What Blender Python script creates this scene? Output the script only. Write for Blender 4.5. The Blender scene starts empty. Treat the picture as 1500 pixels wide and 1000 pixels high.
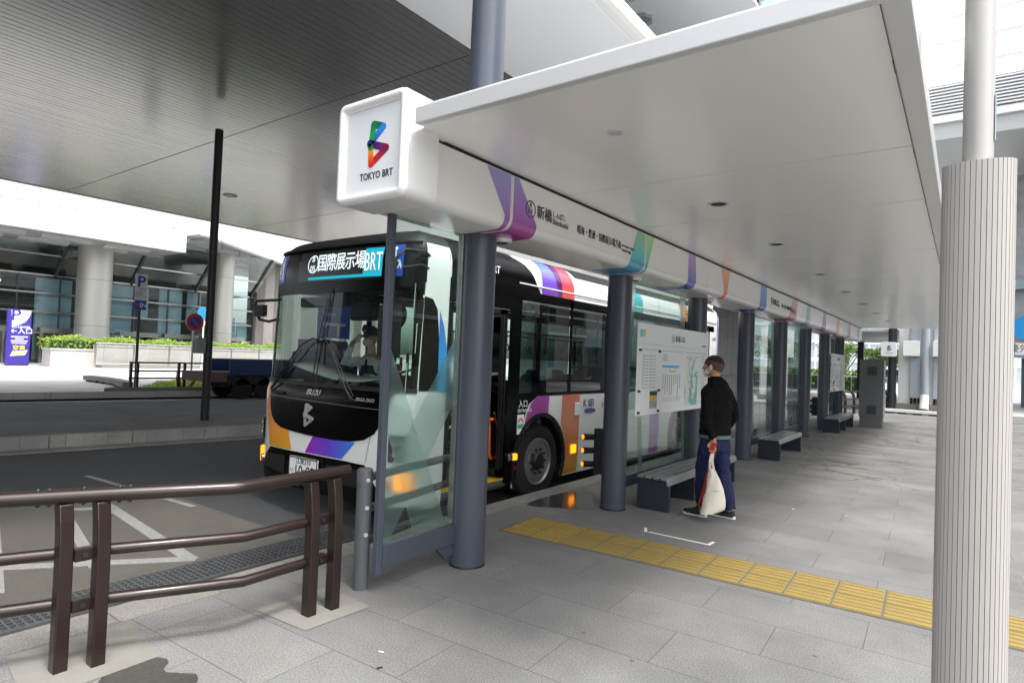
import bpy, bmesh, math, random
from mathutils import Vector, Matrix, Euler
random.seed(7)
R = math.radians
SC = bpy.context.scene
COL = SC.collection
# ---------------------------------------------------------------- camera, light, exposure
cam = bpy.data.cameras.new('camera'); camo = bpy.data.objects.new('camera', cam); COL.objects.link(camo)
yaw, pitch, roll = .634, .0252, .0390
f = Vector((-math.sin(yaw)*math.cos(pitch), math.cos(yaw)*math.cos(pitch), math.sin(pitch)))
r = Vector((math.cos(yaw), math.sin(yaw), 0)); u = r.cross(f)
r2 = math.cos(roll)*r+math.sin(roll)*u; u2 = -math.sin(roll)*r+math.cos(roll)*u
camo.matrix_world = Matrix(((r2.x, u2.x, -f.x, 0), (r2.y, u2.y, -f.y, 0), (r2.z, u2.z, -f.z, 1.6), (0, 0, 0, 1)))
cam.sensor_width = 36; cam.lens = 905/1500*36; cam.clip_end = 1500; cam.clip_start = .05
SC.camera = camo
SUN_EL, SUN_AZ = 62, 100          # azimuth measured from +Y towards +X
world = bpy.data.worlds.new('World'); SC.world = world; world.use_nodes = True
nt = world.node_tree; nt.nodes.clear()
sky = nt.nodes.new('ShaderNodeTexSky'); sky.sky_type = 'NISHITA'; sky.sun_disc = False
sky.sun_elevation = R(SUN_EL); sky.sun_rotation = R(SUN_AZ); sky.air_density = 1.2; sky.dust_density = 3.5; sky.ozone_density = .6
hs = nt.nodes.new('ShaderNodeHueSaturation'); hs.inputs['Saturation'].default_value = .28
bgn = nt.nodes.new('ShaderNodeBackground'); bgn.inputs['Strength'].default_value = .15
wo = nt.nodes.new('ShaderNodeOutputWorld')
nt.links.new(sky.outputs[0], hs.inputs['Color']); nt.links.new(hs.outputs[0], bgn.inputs['Color']); nt.links.new(bgn.outputs[0], wo.inputs['Surface'])
sl = bpy.data.lights.new('sun', 'SUN'); sl.energy = .9; sl.angle = R(11); sl.color = (1, .97, .92)
slo = bpy.data.objects.new('sun', sl); COL.objects.link(slo)
sd = Vector((math.sin(R(SUN_AZ))*math.cos(R(SUN_EL)), math.cos(R(SUN_AZ))*math.cos(R(SUN_EL)), math.sin(R(SUN_EL))))
slo.rotation_euler = sd.to_track_quat('Z', 'Y').to_euler(); slo.location = (30, 10, 40)
SC.view_settings.view_transform = 'Standard'; SC.view_settings.look = 'None'; SC.view_settings.gamma = 1
SC.view_settings.exposure = 1.80
SC.cycles.use_denoising = True
SC.cycles.max_bounces = 10; SC.cycles.diffuse_bounces = 5; SC.cycles.glossy_bounces = 4; SC.cycles.transparent_max_bounces = 24; SC.cycles.transmission_bounces = 8
SC.cycles.sample_clamp_indirect = 6

# ---------------------------------------------------------------- materials
def nodes(name):
    m = bpy.data.materials.new(name); m.use_nodes = True; t = m.node_tree; t.nodes.clear()
    o = t.nodes.new('ShaderNodeOutputMaterial'); return m, t, o
def N(t, k, **kw):
    n = t.nodes.new('ShaderNode'+k)
    for a, b in kw.items():
        if a.startswith('i_'):
            n.inputs[int(a[2:]) if a[2:].isdigit() else a[2:].replace('_', ' ')].default_value = b
        else: setattr(n, a, b)
    return n
def pm(name, col, rough=.5, metal=0, var=.12, vs=6, bump=0, bs=40, spec=.5, coat=0, em=None, ems=0, rvar=0, stretch=None):
    """procedural principled surface: base colour with noise wear, optional bump"""
    m, t, o = nodes(name); b = N(t, 'BsdfPrincipled'); L = t.links.new
    b.inputs['Metallic'].default_value = metal; b.inputs['Specular IOR Level'].default_value = spec
    b.inputs['Coat Weight'].default_value = coat; b.inputs['Roughness'].default_value = rough
    tc = N(t, 'TexCoord'); src = tc.outputs['Object']
    if stretch:
        mp = N(t, 'Mapping'); mp.inputs['Scale'].default_value = stretch; L(src, mp.inputs[0]); src = mp.outputs[0]
    n = N(t, 'TexNoise'); n.inputs['Scale'].default_value = vs; n.inputs['Detail'].default_value = 6; n.inputs['Roughness'].default_value = .65
    L(src, n.inputs['Vector'])
    mr = N(t, 'MapRange'); mr.inputs[3].default_value = 1-var; mr.inputs[4].default_value = 1+var; L(n.outputs[0], mr.inputs[0])
    mx = N(t, 'Mix', data_type='RGBA', blend_type='MULTIPLY'); mx.inputs[0].default_value = 1
    mx.inputs[6].default_value = (*col, 1); L(mr.outputs[0], mx.inputs[7]); L(mx.outputs[2], b.inputs['Base Color'])
    if rvar:
        m2 = N(t, 'MapRange'); m2.inputs[3].default_value = max(.02, rough-rvar); m2.inputs[4].default_value = min(1, rough+rvar)
        L(n.outputs[0], m2.inputs[0]); L(m2.outputs[0], b.inputs['Roughness'])
    if bump:
        n2 = N(t, 'TexNoise'); n2.inputs['Scale'].default_value = bs; n2.inputs['Detail'].default_value = 4; L(src, n2.inputs['Vector'])
        bp = N(t, 'Bump'); bp.inputs['Strength'].default_value = bump; bp.inputs['Distance'].default_value = .01
        L(n2.outputs[0], bp.inputs['Height']); L(bp.outputs[0], b.inputs['Normal'])
    if em: b.inputs['Emission Color'].default_value = (*em, 1); b.inputs['Emission Strength'].default_value = ems
    L(b.outputs[0], o.inputs[0]); return m
def glass(name, tint=(.8, .9, .88), rough=0., ior=1.5, refl=1.):
    m, t, o = nodes(name); L = t.links.new
    tr = N(t, 'BsdfTransparent'); tr.inputs[0].default_value = (*tint, 1)
    gl = N(t, 'BsdfGlossy'); gl.inputs['Roughness'].default_value = rough
    fr = N(t, 'Fresnel'); fr.inputs[0].default_value = ior
    geo = N(t, 'NewGeometry')   # same fresnel from either side of the pane
    mth = N(t, 'Math', operation='MULTIPLY'); mth.inputs[1].default_value = refl
    n = N(t, 'TexNoise'); n.inputs['Scale'].default_value = .8; bp = N(t, 'Bump'); bp.inputs['Strength'].default_value = .02; bp.inputs['Distance'].default_value = .02
    L(n.outputs[0], bp.inputs['Height']); L(bp.outputs[0], gl.inputs['Normal'])
    # thin pane: Schlick reflectance from the facing ratio, the same from either side
    lw = N(t, 'LayerWeight'); lw.inputs[0].default_value = .5
    pw = N(t, 'Math', operation='POWER'); pw.inputs[1].default_value = 4.2; L(lw.outputs['Facing'], pw.inputs[0])
    sc = N(t, 'Math', operation='MULTIPLY_ADD'); sc.inputs[1].default_value = .94; sc.inputs[2].default_value = .05; L(pw.outputs[0], sc.inputs[0])
    L(sc.outputs[0], mth.inputs[0]); mth.use_clamp = True
    ms = N(t, 'MixShader'); L(mth.outputs[0], ms.inputs[0]); L(tr.outputs[0], ms.inputs[1]); L(gl.outputs[0], ms.inputs[2]); L(ms.outputs[0], o.inputs[0])
    t.nodes.remove(fr); t.nodes.remove(geo)
    return m
def frost(name, c, fac):
    m, t, o = nodes(name); L = t.links.new
    tr = N(t, 'BsdfTransparent'); rf = N(t, 'BsdfRefraction'); rf.inputs['Roughness'].default_value = .35; rf.inputs['IOR'].default_value = 1.04; rf.inputs[0].default_value = (.93, .97, .95, 1)
    df = N(t, 'BsdfDiffuse'); df.inputs[0].default_value = (*c, 1); tl = N(t, 'BsdfTranslucent'); tl.inputs[0].default_value = (*c, 1)
    n = N(t, 'TexNoise'); n.inputs['Scale'].default_value = 3
    mr = N(t, 'MapRange'); mr.inputs[3].default_value = fac-.05; mr.inputs[4].default_value = fac+.05; L(n.outputs[0], mr.inputs[0])
    a = N(t, 'MixShader'); a.inputs[0].default_value = .45; L(df.outputs[0], a.inputs[1]); L(tl.outputs[0], a.inputs[2])
    c2 = N(t, 'MixShader'); c2.inputs[0].default_value = .12; L(rf.outputs[0], c2.inputs[1]); L(tr.outputs[0], c2.inputs[2])
    b = N(t, 'MixShader'); L(mr.outputs[0], b.inputs[0]); L(c2.outputs[0], b.inputs[1]); L(a.outputs[0], b.inputs[2]); L(b.outputs[0], o.inputs[0]); return m
def grad(name, stops, axis, lo, hi, rough=.25, coat=.3):
    """printed colour gradient along a world axis (the print itself fades)"""
    m, t, o = nodes(name); L = t.links.new; b = N(t, 'BsdfPrincipled'); b.inputs['Roughness'].default_value = rough; b.inputs['Coat Weight'].default_value = coat
    g = N(t, 'NewGeometry'); s = N(t, 'SeparateXYZ'); L(g.outputs['Position'], s.inputs[0])
    mr = N(t, 'MapRange'); mr.inputs[1].default_value = lo; mr.inputs[2].default_value = hi; L(s.outputs[axis], mr.inputs[0])
    cr = N(t, 'ValToRGB'); e = cr.color_ramp.elements
    e[0].color = (*stops[0], 1); e[1].color = (*stops[-1], 1)
    for i, c in enumerate(stops[1:-1]): x = e.new((i+1)/(len(stops)-1)); x.color = (*c, 1)
    L(mr.outputs[0], cr.inputs[0]); L(cr.outputs[0], b.inputs['Base Color']); L(b.outputs[0], o.inputs[0]); return m
def emis(name, c, s):
    m, t, o = nodes(name); L = t.links.new; e = N(t, 'Emission'); e.inputs[0].default_value = (*c, 1)
    n = N(t, 'TexNoise'); n.inputs['Scale'].default_value = 30; mr = N(t, 'MapRange'); mr.inputs[3].default_value = s*.92; mr.inputs[4].default_value = s*1.08
    L(n.outputs[0], mr.inputs[0]); L(mr.outputs[0], e.inputs[1]); L(e.outputs[0], o.inputs[0]); return m
def rgb(h):
    v = [int(h[i:i+2], 16)/255 for i in (0, 2, 4)]
    return tuple(c/12.92 if c <= .04045 else ((c+.055)/1.055)**2.4 for c in v)

MT = {}
MT['white'] = pm('white_panel', (.78, .78, .77), .28, coat=.3, var=.03)
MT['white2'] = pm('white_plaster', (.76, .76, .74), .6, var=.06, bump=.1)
MT['grey'] = pm('slate_grey_paint', rgb('454b56'), .30, var=.06, vs=9, rvar=.06)
MT['dgrey'] = pm('dark_grey_paint', rgb('212429'), .45, var=.08)
MT['black'] = pm('black_gloss', (.0012, .0012, .0015), .22, coat=.0, spec=.16, var=.05)
MT['blackm'] = pm('black_matt', (.0045, .0045, .005), .55, var=.1, bump=.1)
MT['rubber'] = pm('tyre_rubber', (.009, .009, .0095), .8, var=.2, vs=20, bump=.3, bs=60)
MT['chrome'] = pm('brushed_steel', (.55, .55, .53), .25, metal=1, var=.08, vs=3, stretch=(8, 8, .4))
MT['steel'] = pm('galvanised_steel', (.48, .50, .53), .45, metal=.5, var=.22, vs=30)
MT['alloy'] = pm('wheel_alloy', (.35, .34, .33), .38, metal=.8, var=.15)
MT['brown'] = pm('brown_metallic_paint', rgb('291e1b'), .36, metal=.3, var=.16, vs=14, coat=.25, bump=.08, bs=180)
MT['orange'] = pm('orange_rail', rgb('e2601c'), .3, var=.05)
MT['yellow'] = pm('yellow_paint', rgb('d8b030'), .5, var=.1)
MT['ink'] = pm('black_ink', (.02, .018, .025), .4, var=.02)
MT['inkg'] = pm('grey_ink', (.22, .22, .23), .5, var=.02)
MT['wink'] = pm('white_ink', (.85, .85, .85), .4, var=.02)
MT['glassbus'] = glass('bus_glass', (.065, .095, .09), refl=4.0); MT['glassclear'] = glass('clear_glass', (.95, .97, .96), refl=1.); MT['glassws'] = glass('windscreen_glass', (.55, .64, .61), refl=.6)
MT['glasssh'] = glass('shelter_glass', (.84, .93, .90), refl=1.3)
MT['glassdark'] = pm('dark_glass', (.010, .014, .014), .05, var=.2, spec=.8)
MT['frost'] = frost('frosted_film', (.30, .42, .41), .12)
MT['amber'] = emis('amber_lamp', (1, .28, .008), .85)
MT['lampw'] = emis('white_lamp', (1, .98, .95), 2)
MT['leds'] = emis('white_leds', (.85, .97, 1), .32)
MT['ledc'] = emis('cyan_leds', (.02, .50, .66), .30)

# ---------------------------------------------------------------- object helpers
ORG = {}
def tagit(o, label=None, cat=None, group=None, kind=None):
    if label: o['label'] = label
    if cat: o['category'] = cat
    if group: o['group'] = group
    if kind: o['kind'] = kind
    return o
def E(name, loc, label, cat, group=None):
    o = bpy.data.objects.new(name, None); COL.objects.link(o); o.location = loc; o.empty_display_size = .2
    ORG[o.name] = Vector(loc); return tagit(o, label, cat, group)
def link(name, me, parent=None, mats=None, smooth=None, bevel=0, seg=2, origin=None):
    org = ORG.get(parent.name, Vector()) if parent else (Vector(origin) if origin else Vector())
    if org.length: me.transform(Matrix.Translation(-org))
    o = bpy.data.objects.new(name, me); COL.objects.link(o)
    if parent: o.parent = parent
    elif origin: o.location = origin
    ORG[o.name] = org
    for m in (mats if isinstance(mats, (list, tuple)) else [mats]): me.materials.append(m)
    if smooth is not None:
        for p in me.polygons: p.use_smooth = True
        try: me.set_sharp_from_angle(angle=R(smooth))
        except Exception: pass
    if bevel:
        b = o.modifiers.new('bevel', 'BEVEL'); b.width = bevel; b.segments = seg; b.limit_method = 'ANGLE'; b.angle_limit = R(40); b.harden_normals = False
    return o
class G:
    def __init__(s): s.v = []; s.f = []; s.mi = []
    def add(s, vs, fs, mi=0, M=None):
        b = len(s.v)
        s.v += [tuple(M @ Vector(p)) if M else tuple(p) for p in vs]
        s.f += [tuple(b+i for i in q) for q in fs]; s.mi += [mi]*len(fs); return s
    def box(s, x0, x1, y0, y1, z0, z1, mi=0, M=None):
        x0, x1 = sorted((x0, x1)); y0, y1 = sorted((y0, y1)); z0, z1 = sorted((z0, z1))
        vs = [(x, y, z) for z in (z0, z1) for y in (y0, y1) for x in (x0, x1)]
        return s.add(vs, [(0, 2, 3, 1), (4, 5, 7, 6), (0, 1, 5, 4), (2, 6, 7, 3), (0, 4, 6, 2), (1, 3, 7, 5)], mi, M)
    def tube(s, path, rad, n=12, mi=0, cap=True, sx=1, up=None):
        P = [Vector(p) for p in path]; rs = rad if isinstance(rad, (list, tuple)) else [rad]*len(P)
        vs = []; prev = None
        for i, p in enumerate(P):
            d = (P[min(i+1, len(P)-1)]-P[max(i-1, 0)]).normalized()
            if prev is None:
                a = Vector(up) if up else (Vector((0, 0, 1)) if abs(d.z) < .9 else Vector((1, 0, 0)))
            else: a = prev
            a = (a-d*a.dot(d)).normalized(); b = d.cross(a); prev = a
            rr = rs[i]; ra, rb = rr if isinstance(rr, (list, tuple)) else (rr, rr*sx)
            for k in range(n):
                t = 2*math.pi*k/n; vs.append(p+a*math.cos(t)*ra+b*math.sin(t)*rb)
        fs = []
        for i in range(len(P)-1):
            for k in range(n): fs.append((i*n+k, i*n+(k+1) % n, (i+1)*n+(k+1) % n, (i+1)*n+k))
        if cap: fs.append(tuple(reversed(range(n)))); fs.append(tuple((len(P)-1)*n+k for k in range(n)))
        return s.add(vs, fs, mi)
    def cyl(s, p0, p1, r0, r1=None, n=24, mi=0, cap=True): return s.tube([p0, p1], [r0, r1 if r1 is not None else r0], n, mi, cap)
    def lathe(s, prof, c, axis='z', n=32, mi=0):
        """prof: (radius, height) pairs; closed solid of revolution about axis through c"""
        vs = []; c = Vector(c)
        for (rr, h) in prof:
            for k in range(n):
                t = 2*math.pi*k/n; a, b = rr*math.cos(t), rr*math.sin(t)
                vs.append(c+Vector({'z': (a, b, h), 'x': (h, a, b), 'y': (b, h, a)}[axis]))
        fs = [(i*n+k, i*n+(k+1) % n, (i+1)*n+(k+1) % n, (i+1)*n+k) for i in range(len(prof)-1) for k in range(n)]
        fs += [tuple(reversed(range(n))), tuple((len(prof)-1)*n+k for k in range(n))]
        return s.add(vs, fs, mi)
    def prism(s, poly, fn, d0, d1, mi=0):
        """poly in 2-D, fn(a, b, depth) -> 3-D"""
        n = len(poly); vs = [fn(a, b, d0) for a, b in poly]+[fn(a, b, d1) for a, b in poly]
        fs = [tuple(reversed(range(n))), tuple(range(n, 2*n))]+[(i, (i+1) % n, n+(i+1) % n, n+i) for i in range(n)]
        return s.add(vs, fs, mi)
    def ball(s, c, rx, ry, rz, n=16, m=10, mi=0, M=None):
        vs = []; c = Vector(c)
        for i in range(1, m):
            ph = math.pi*i/m
            for k in range(n):
                t = 2*math.pi*k/n; vs.append(c+Vector((rx*math.sin(ph)*math.cos(t), ry*math.sin(ph)*math.sin(t), rz*math.cos(ph))))
        vs += [c+Vector((0, 0, rz)), c-Vector((0, 0, rz))]; a = len(vs)-2
        fs = [(i*n+k, i*n+(k+1) % n, (i+1)*n+(k+1) % n, (i+1)*n+k)[::-1] for i in range(m-2) for k in range(n)]
        fs += [(a, k, (k+1) % n) for k in range(n)]+[(a+1, (m-2)*n+(k+1) % n, (m-2)*n+k) for k in range(n)]
        return s.add(vs, fs, mi, M)
    def done(s, name, mats, parent=None, smooth=None, bevel=0, seg=2, origin=None, fix=True):
        me = bpy.data.meshes.new(name); me.from_pydata(s.v, [], s.f)
        me.polygons.foreach_set('material_index', s.mi)
        if fix:
            bm = bmesh.new(); bm.from_mesh(me); bmesh.ops.recalc_face_normals(bm, faces=bm.faces); bm.to_mesh(me); bm.free()
        me.update(); return link(name, me, parent, mats, smooth, bevel, seg, origin)
def patch(name, poly, surf, mats, parent, off=0., ds=.07, dt=.07, thick=0., smooth=40):
    """polygon in surface coordinates, cut by a grid and laid on surf(s, t, off)"""
    bm = bmesh.new(); vs = [bm.verts.new((a, b, 0)) for a, b in poly]; bm.faces.new(vs); bm.normal_update()
    bmesh.ops.triangulate(bm, faces=bm.faces[:])
    for ax, d in ((0, ds), (1, dt)):
        lo = min(p[ax] for p in poly); hi = max(p[ax] for p in poly); k = math.floor(lo/d)+1
        while k*d < hi-1e-6:
            co = [0, 0, 0]; co[ax] = k*d; no = [0, 0, 0]; no[ax] = 1
            bmesh.ops.bisect_plane(bm, geom=bm.verts[:]+bm.edges[:]+bm.faces[:], plane_co=co, plane_no=no, dist=1e-6); k += 1
    bmesh.ops.remove_doubles(bm, verts=bm.verts[:], dist=1e-5)
    if thick:
        geo = bmesh.ops.extrude_face_region(bm, geom=bm.faces[:])
        nv = [e for e in geo['geom'] if isinstance(e, bmesh.types.BMVert)]
        for v in nv: v.co.z = thick
    for v in bm.verts: v.co = surf(v.co.x, v.co.y, off+v.co.z)
    bmesh.ops.recalc_face_normals(bm, faces=bm.faces)
    me = bpy.data.meshes.new(name); bm.to_mesh(me); bm.free()
    return link(name, me, parent, mats, smooth)
def text(name, body, size, mat, parent, at, right, up, align='LEFT', xs=1., bold=0., thick=.001, leading=1.):
    c = bpy.data.curves.new(name, 'FONT'); c.body = body; c.size = size; c.align_x = align; c.align_y = 'CENTER'; wd = bold*size*.55; c.extrude = thick; c.space_line = leading
    c.resolution_u = 3
    o = bpy.data.objects.new(name, c); COL.objects.link(o); dg = bpy.context.evaluated_depsgraph_get()
    me = bpy.data.meshes.new_from_object(o.evaluated_get(dg)); bpy.data.objects.remove(o); me.materials.clear()
    if wd:   # heavier strokes: the glyphs repeated around themselves, each a hair in front of the last
        bm = bmesh.new()
        for q, (dx, dy) in enumerate(((0, 0), (1, 0), (-1, 0), (0, .8), (0, -.8))):
            m2 = me.copy(); m2.transform(Matrix.Translation((dx*wd, dy*wd, .00012*q))); bm.from_mesh(m2); bpy.data.meshes.remove(m2)
        bm.to_mesh(me); bm.free()
    rt = Vector(right).normalized(); up_ = Vector(up).normalized(); nn = rt.cross(up_)
    M = Matrix.Translation(Vector(at)) @ Matrix((rt*xs, up_, nn)).transposed().to_4x4()
    me.transform(M); return link(name, me, parent, mat)
def copytree(o, loc, label=None, group=None):
    def cp(x, par):
        c = x.copy(); COL.objects.link(c); c.parent = par; ORG[c.name] = ORG.get(x.name, Vector())
        for ch in [q for q in bpy.data.objects if q.parent == x]: cp(ch, c)
        return c
    n = cp(o, None); n.location = loc; ORG[n.name] = Vector(loc)
    if label: n['label'] = label
    if group: n['group'] = group
    return n
def strip(pts, w, joints=8):
    """flat stroke with round joints: list of convex polygons in 2-D"""
    out = []
    for a, b in zip(pts, pts[1:]):
        a, b = Vector(a), Vector(b); d = (b-a).normalized(); n = Vector((-d.y, d.x))*w/2
        out.append([a-n, b-n, b+n, a+n])
    return out
def circ(c, r_, n=24, a0=0, a1=2*math.pi): return [(c[0]+r_*math.cos(a0+(a1-a0)*k/n), c[1]+r_*math.sin(a0+(a1-a0)*k/n)) for k in range(n)]
def ring(g, c, r0, r1, fn, d0, d1, n=32, mi=0):
    for k in range(n):
        a, b = 2*math.pi*k/n, 2*math.pi*(k+1)/n
        g.prism([(c[0]+q*math.cos(t), c[1]+q*math.sin(t)) for q, t in ((r0, a), (r1, a), (r1, b), (r0, b))], fn, d0, d1, mi)
def emblem(name, parent, fn, cx, cz, h, mats, w=.2, d=.002, mono=None):
    """looping ribbon letter; fn(a, b, depth) -> 3-D; unit path scaled to height h"""
    P = {'a': (-.16, .47), 'b': (.18, .36), 'c': (-.28, .03), 'd': (.31, -.16), 'e': (-.21, -.47), 'm': (-.24, -.06)}
    segs = [('a', 'b', 0), ('b', 'c', 1), ('c', 'd', 2), ('d', 'e', 3), ('e', 'm', 4), ('m', 'a', 5)]
    g = G(); hh = h*.86
    for i, (p, q, mi) in enumerate(segs):
        a, b = Vector(P[p])*hh, Vector(P[q])*hh; dd = d+.0006*(i % 3)
        poly = strip([a, b], w*h)[0]
        g.prism([(cx+v.x, cz+v.y) for v in poly], fn, 0, dd, 0 if mono else mi)
        g.prism(circ((cx+a.x, cz+a.y), w*h/2, 20), fn, 0, dd+.0002, 0 if mono else mi)
        g.prism(circ((cx+b.x, cz+b.y), w*h/2, 20), fn, 0, dd+.0001, 0 if mono else mi)
    return g.done(name, [mono] if mono else mats, parent)
# ================================================================ SETTING
def brickmat(name, base, mort, bw, rh, off=(0, 0), rot=0, rough=.75, cracks=None, ms=.006, var=.16, spots=True):
    m, t, o = nodes(name); L = t.links.new; b = N(t, 'BsdfPrincipled'); b.inputs['Roughness'].default_value = rough
    g = N(t, 'NewGeometry'); mp = N(t, 'Mapping'); mp.inputs['Rotation'].default_value = (0, 0, rot); mp.inputs['Location'].default_value = (off[0], off[1], 0)
    L(g.outputs['Position'], mp.inputs[0])
    wn = N(t, 'TexNoise'); wn.inputs['Scale'].default_value = 1.3; L(g.outputs['Position'], wn.inputs['Vector'])
    wm = N(t, 'VectorMath', operation='MULTIPLY_ADD'); wm.inputs[1].default_value = (.012, .012, 0); L(wn.outputs['Color'], wm.inputs[0]); L(mp.outputs[0], wm.inputs[2])
    br = N(t, 'TexBrick'); br.inputs['Scale'].default_value = 1; br.inputs['Brick Width'].default_value = bw; br.inputs['Row Height'].default_value = rh
    br.inputs['Mortar Size'].default_value = ms; br.inputs['Mortar Smooth'].default_value = .3; br.offset = .5
    c1 = tuple(c*1.05 for c in base); c2 = tuple(c*.92 for c in base)
    br.inputs['Color1'].default_value = (*c1, 1); br.inputs['Color2'].default_value = (*c2, 1); br.inputs['Mortar'].default_value = (*mort, 1)
    L(wm.outputs[0], br.inputs['Vector'])
    n1 = N(t, 'TexNoise'); n1.inputs['Scale'].default_value = 105; n1.inputs['Detail'].default_value = 5; L(g.outputs['Position'], n1.inputs['Vector'])
    n2 = N(t, 'TexNoise'); n2.inputs['Scale'].default_value = .9; n2.inputs['Detail'].default_value = 7; n2.inputs['Roughness'].default_value = .62; L(g.outputs['Position'], n2.inputs['Vector'])
    m1 = N(t, 'MapRange'); m1.inputs[1].default_value = .3; m1.inputs[2].default_value = .7; m1.inputs[3].default_value = 1-var*2.5; m1.inputs[4].default_value = 1+var*2.5; L(n1.outputs[0], m1.inputs[0])
    m2 = N(t, 'MapRange'); m2.inputs[1].default_value = .3; m2.inputs[2].default_value = .7; m2.inputs[3].default_value = 1-var*2.2; m2.inputs[4].default_value = 1+var*.9; L(n2.outputs[0], m2.inputs[0])
    mm = N(t, 'Math', operation='MULTIPLY'); L(m1.outputs[0], mm.inputs[0]); L(m2.outputs[0], mm.inputs[1])
    last = br.outputs['Color']; hgt = br.outputs['Fac']
    if cracks is not None:
        sx = N(t, 'SeparateXYZ'); L(g.outputs['Position'], sx.inputs[0])
        nn = N(t, 'TexNoise'); nn.inputs['Scale'].default_value = 1.1; L(g.outputs['Position'], nn.inputs['Vector'])
        ad = N(t, 'Math', operation='MULTIPLY_ADD'); ad.inputs[1].default_value = 2.2; L(nn.outputs[0], ad.inputs[0]); L(sx.outputs[1], ad.inputs[2])
        mk = N(t, 'MapRange'); mk.inputs[1].default_value = cracks; mk.inputs[2].default_value = cracks+.35; L(ad.outputs[0], mk.inputs[0])
        m3 = N(t, 'Mapping'); m3.inputs['Scale'].default_value = (1.25, 2.3, 1); L(g.outputs['Position'], m3.inputs[0])
        d2 = N(t, 'VectorMath', operation='MULTIPLY_ADD'); d2.inputs[1].default_value = (.9, .5, 0); 
        n3 = N(t, 'TexNoise'); n3.inputs['Scale'].default_value = 2.6; n3.inputs['Detail'].default_value = 3; L(g.outputs['Position'], n3.inputs['Vector'])
        L(n3.outputs['Color'], d2.inputs[0]); L(m3.outputs[0], d2.inputs[2])
        vo = N(t, 'TexVoronoi', feature='DISTANCE_TO_EDGE'); vo.inputs['Scale'].default_value = .8; L(d2.outputs[0], vo.inputs['Vector'])
        ln = N(t, 'MapRange'); ln.inputs[1].default_value = .006; ln.inputs[2].default_value = .022; ln.inputs[3].default_value = 1; ln.inputs[4].default_value = 0; L(vo.outputs['Distance'], ln.inputs[0])
        ml = N(t, 'Math', operation='MULTIPLY'); L(ln.outputs[0], ml.inputs[0]); L(mk.outputs[0], ml.inputs[1])
        cm = N(t, 'Mix', data_type='RGBA'); L(ml.outputs[0], cm.inputs[0]); L(last, cm.inputs[6]); cm.inputs[7].default_value = (mort[0]*.85, mort[1]*.8, mort[2]*.78, 1); last = cm.outputs[2]
        mxh = N(t, 'Math', operation='MAXIMUM'); L(hgt, mxh.inputs[0]); L(ml.outputs[0], mxh.inputs[1]); hgt = mxh.outputs[0]
    if spots:
        v2 = N(t, 'TexVoronoi'); v2.inputs['Scale'].default_value = 2.4; L(g.outputs['Position'], v2.inputs['Vector'])
        r2_ = N(t, 'MapRange'); r2_.inputs[1].default_value = .030; r2_.inputs[2].default_value = .045; r2_.inputs[3].default_value = .62; r2_.inputs[4].default_value = 1; L(v2.outputs['Distance'], r2_.inputs[0])
        q = N(t, 'Math', operation='MULTIPLY'); L(mm.outputs[0], q.inputs[0]); L(r2_.outputs[0], q.inputs[1]); mm = q
    mx = N(t, 'Mix', data_type='RGBA', blend_type='MULTIPLY'); mx.inputs[0].default_value = 1; L(last, mx.inputs[6]); L(mm.outputs[0], mx.inputs[7]); L(mx.outputs[2], b.inputs['Base Color'])
    bp = N(t, 'Bump', invert=True); bp.inputs['Strength'].default_value = .6; bp.inputs['Distance'].default_value = .006
    ha = N(t, 'Math', operation='MULTIPLY_ADD'); ha.inputs[1].default_value = .25; L(n1.outputs[0], ha.inputs[0]); L(hgt, ha.inputs[2]); L(ha.outputs[0], bp.inputs['Height']); L(bp.outputs[0], b.inputs['Normal'])
    L(b.outputs[0], o.inputs[0]); return m
MT['paver'] = brickmat('granite_paving', (.176, .175, .170), (.088, .084, .079), .93, .47, (.28, .07), R(-2.3), cracks=10.8, ms=.0028, var=.16)
MT['island'] = brickmat('island_paving', (.10, .10, .10), (.05, .05, .05), .9, .45, rot=R(-12))
MT['plaza'] = brickmat('plaza_paving', (.50, .49, .47), (.3, .3, .29), 1.4, .7, rot=R(-12), var=.07)
MT['kerb'] = brickmat('kerb_concrete', (.22, .212, .195), (.1, .1, .1), 40, .6, (0, .2), ms=.005)
MT['concrete'] = pm('concrete', (.20, .195, .175), .85, var=.22, vs=5, bump=.3, bs=120)
MT['asph'] = pm('asphalt_dark', (.042, .044, .048), .82, var=.25, vs=2.2, bump=.8, bs=190)
MT['asph2'] = pm('asphalt_light', (.24, .26, .275), .85, var=.15, vs=3, bump=.8, bs=190)
MT['asphmid'] = pm('asphalt_worn', (.085, .08, .068), .82, var=.3, vs=2, bump=.9, bs=170)
MT['paint'] = pm('road_paint', (.21, .21, .20), .8, var=.6, vs=26, bump=.4, bs=90)
def sheet(name, pts, z, mat, th=0, kind='structure', label=None):
    g = G(); g.prism(pts, lambda a, b, d: (a, b, d), z-th, z) if th else g.add([(a, b, z) for a, b in pts], [tuple(range(len(pts)))])
    o = g.done(name, [mat]); 
    if kind: o['kind'] = kind
    return o
sheet('ground', [(-400, -300), (300, -300), (300, 500), (-400, 500)], -.30, MT['asph2'])
sheet('road', [(-30, -60), (-4.0, -60), (-4.0, 120), (-30, 120)], -.205, MT['asph'], .06)
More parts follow.
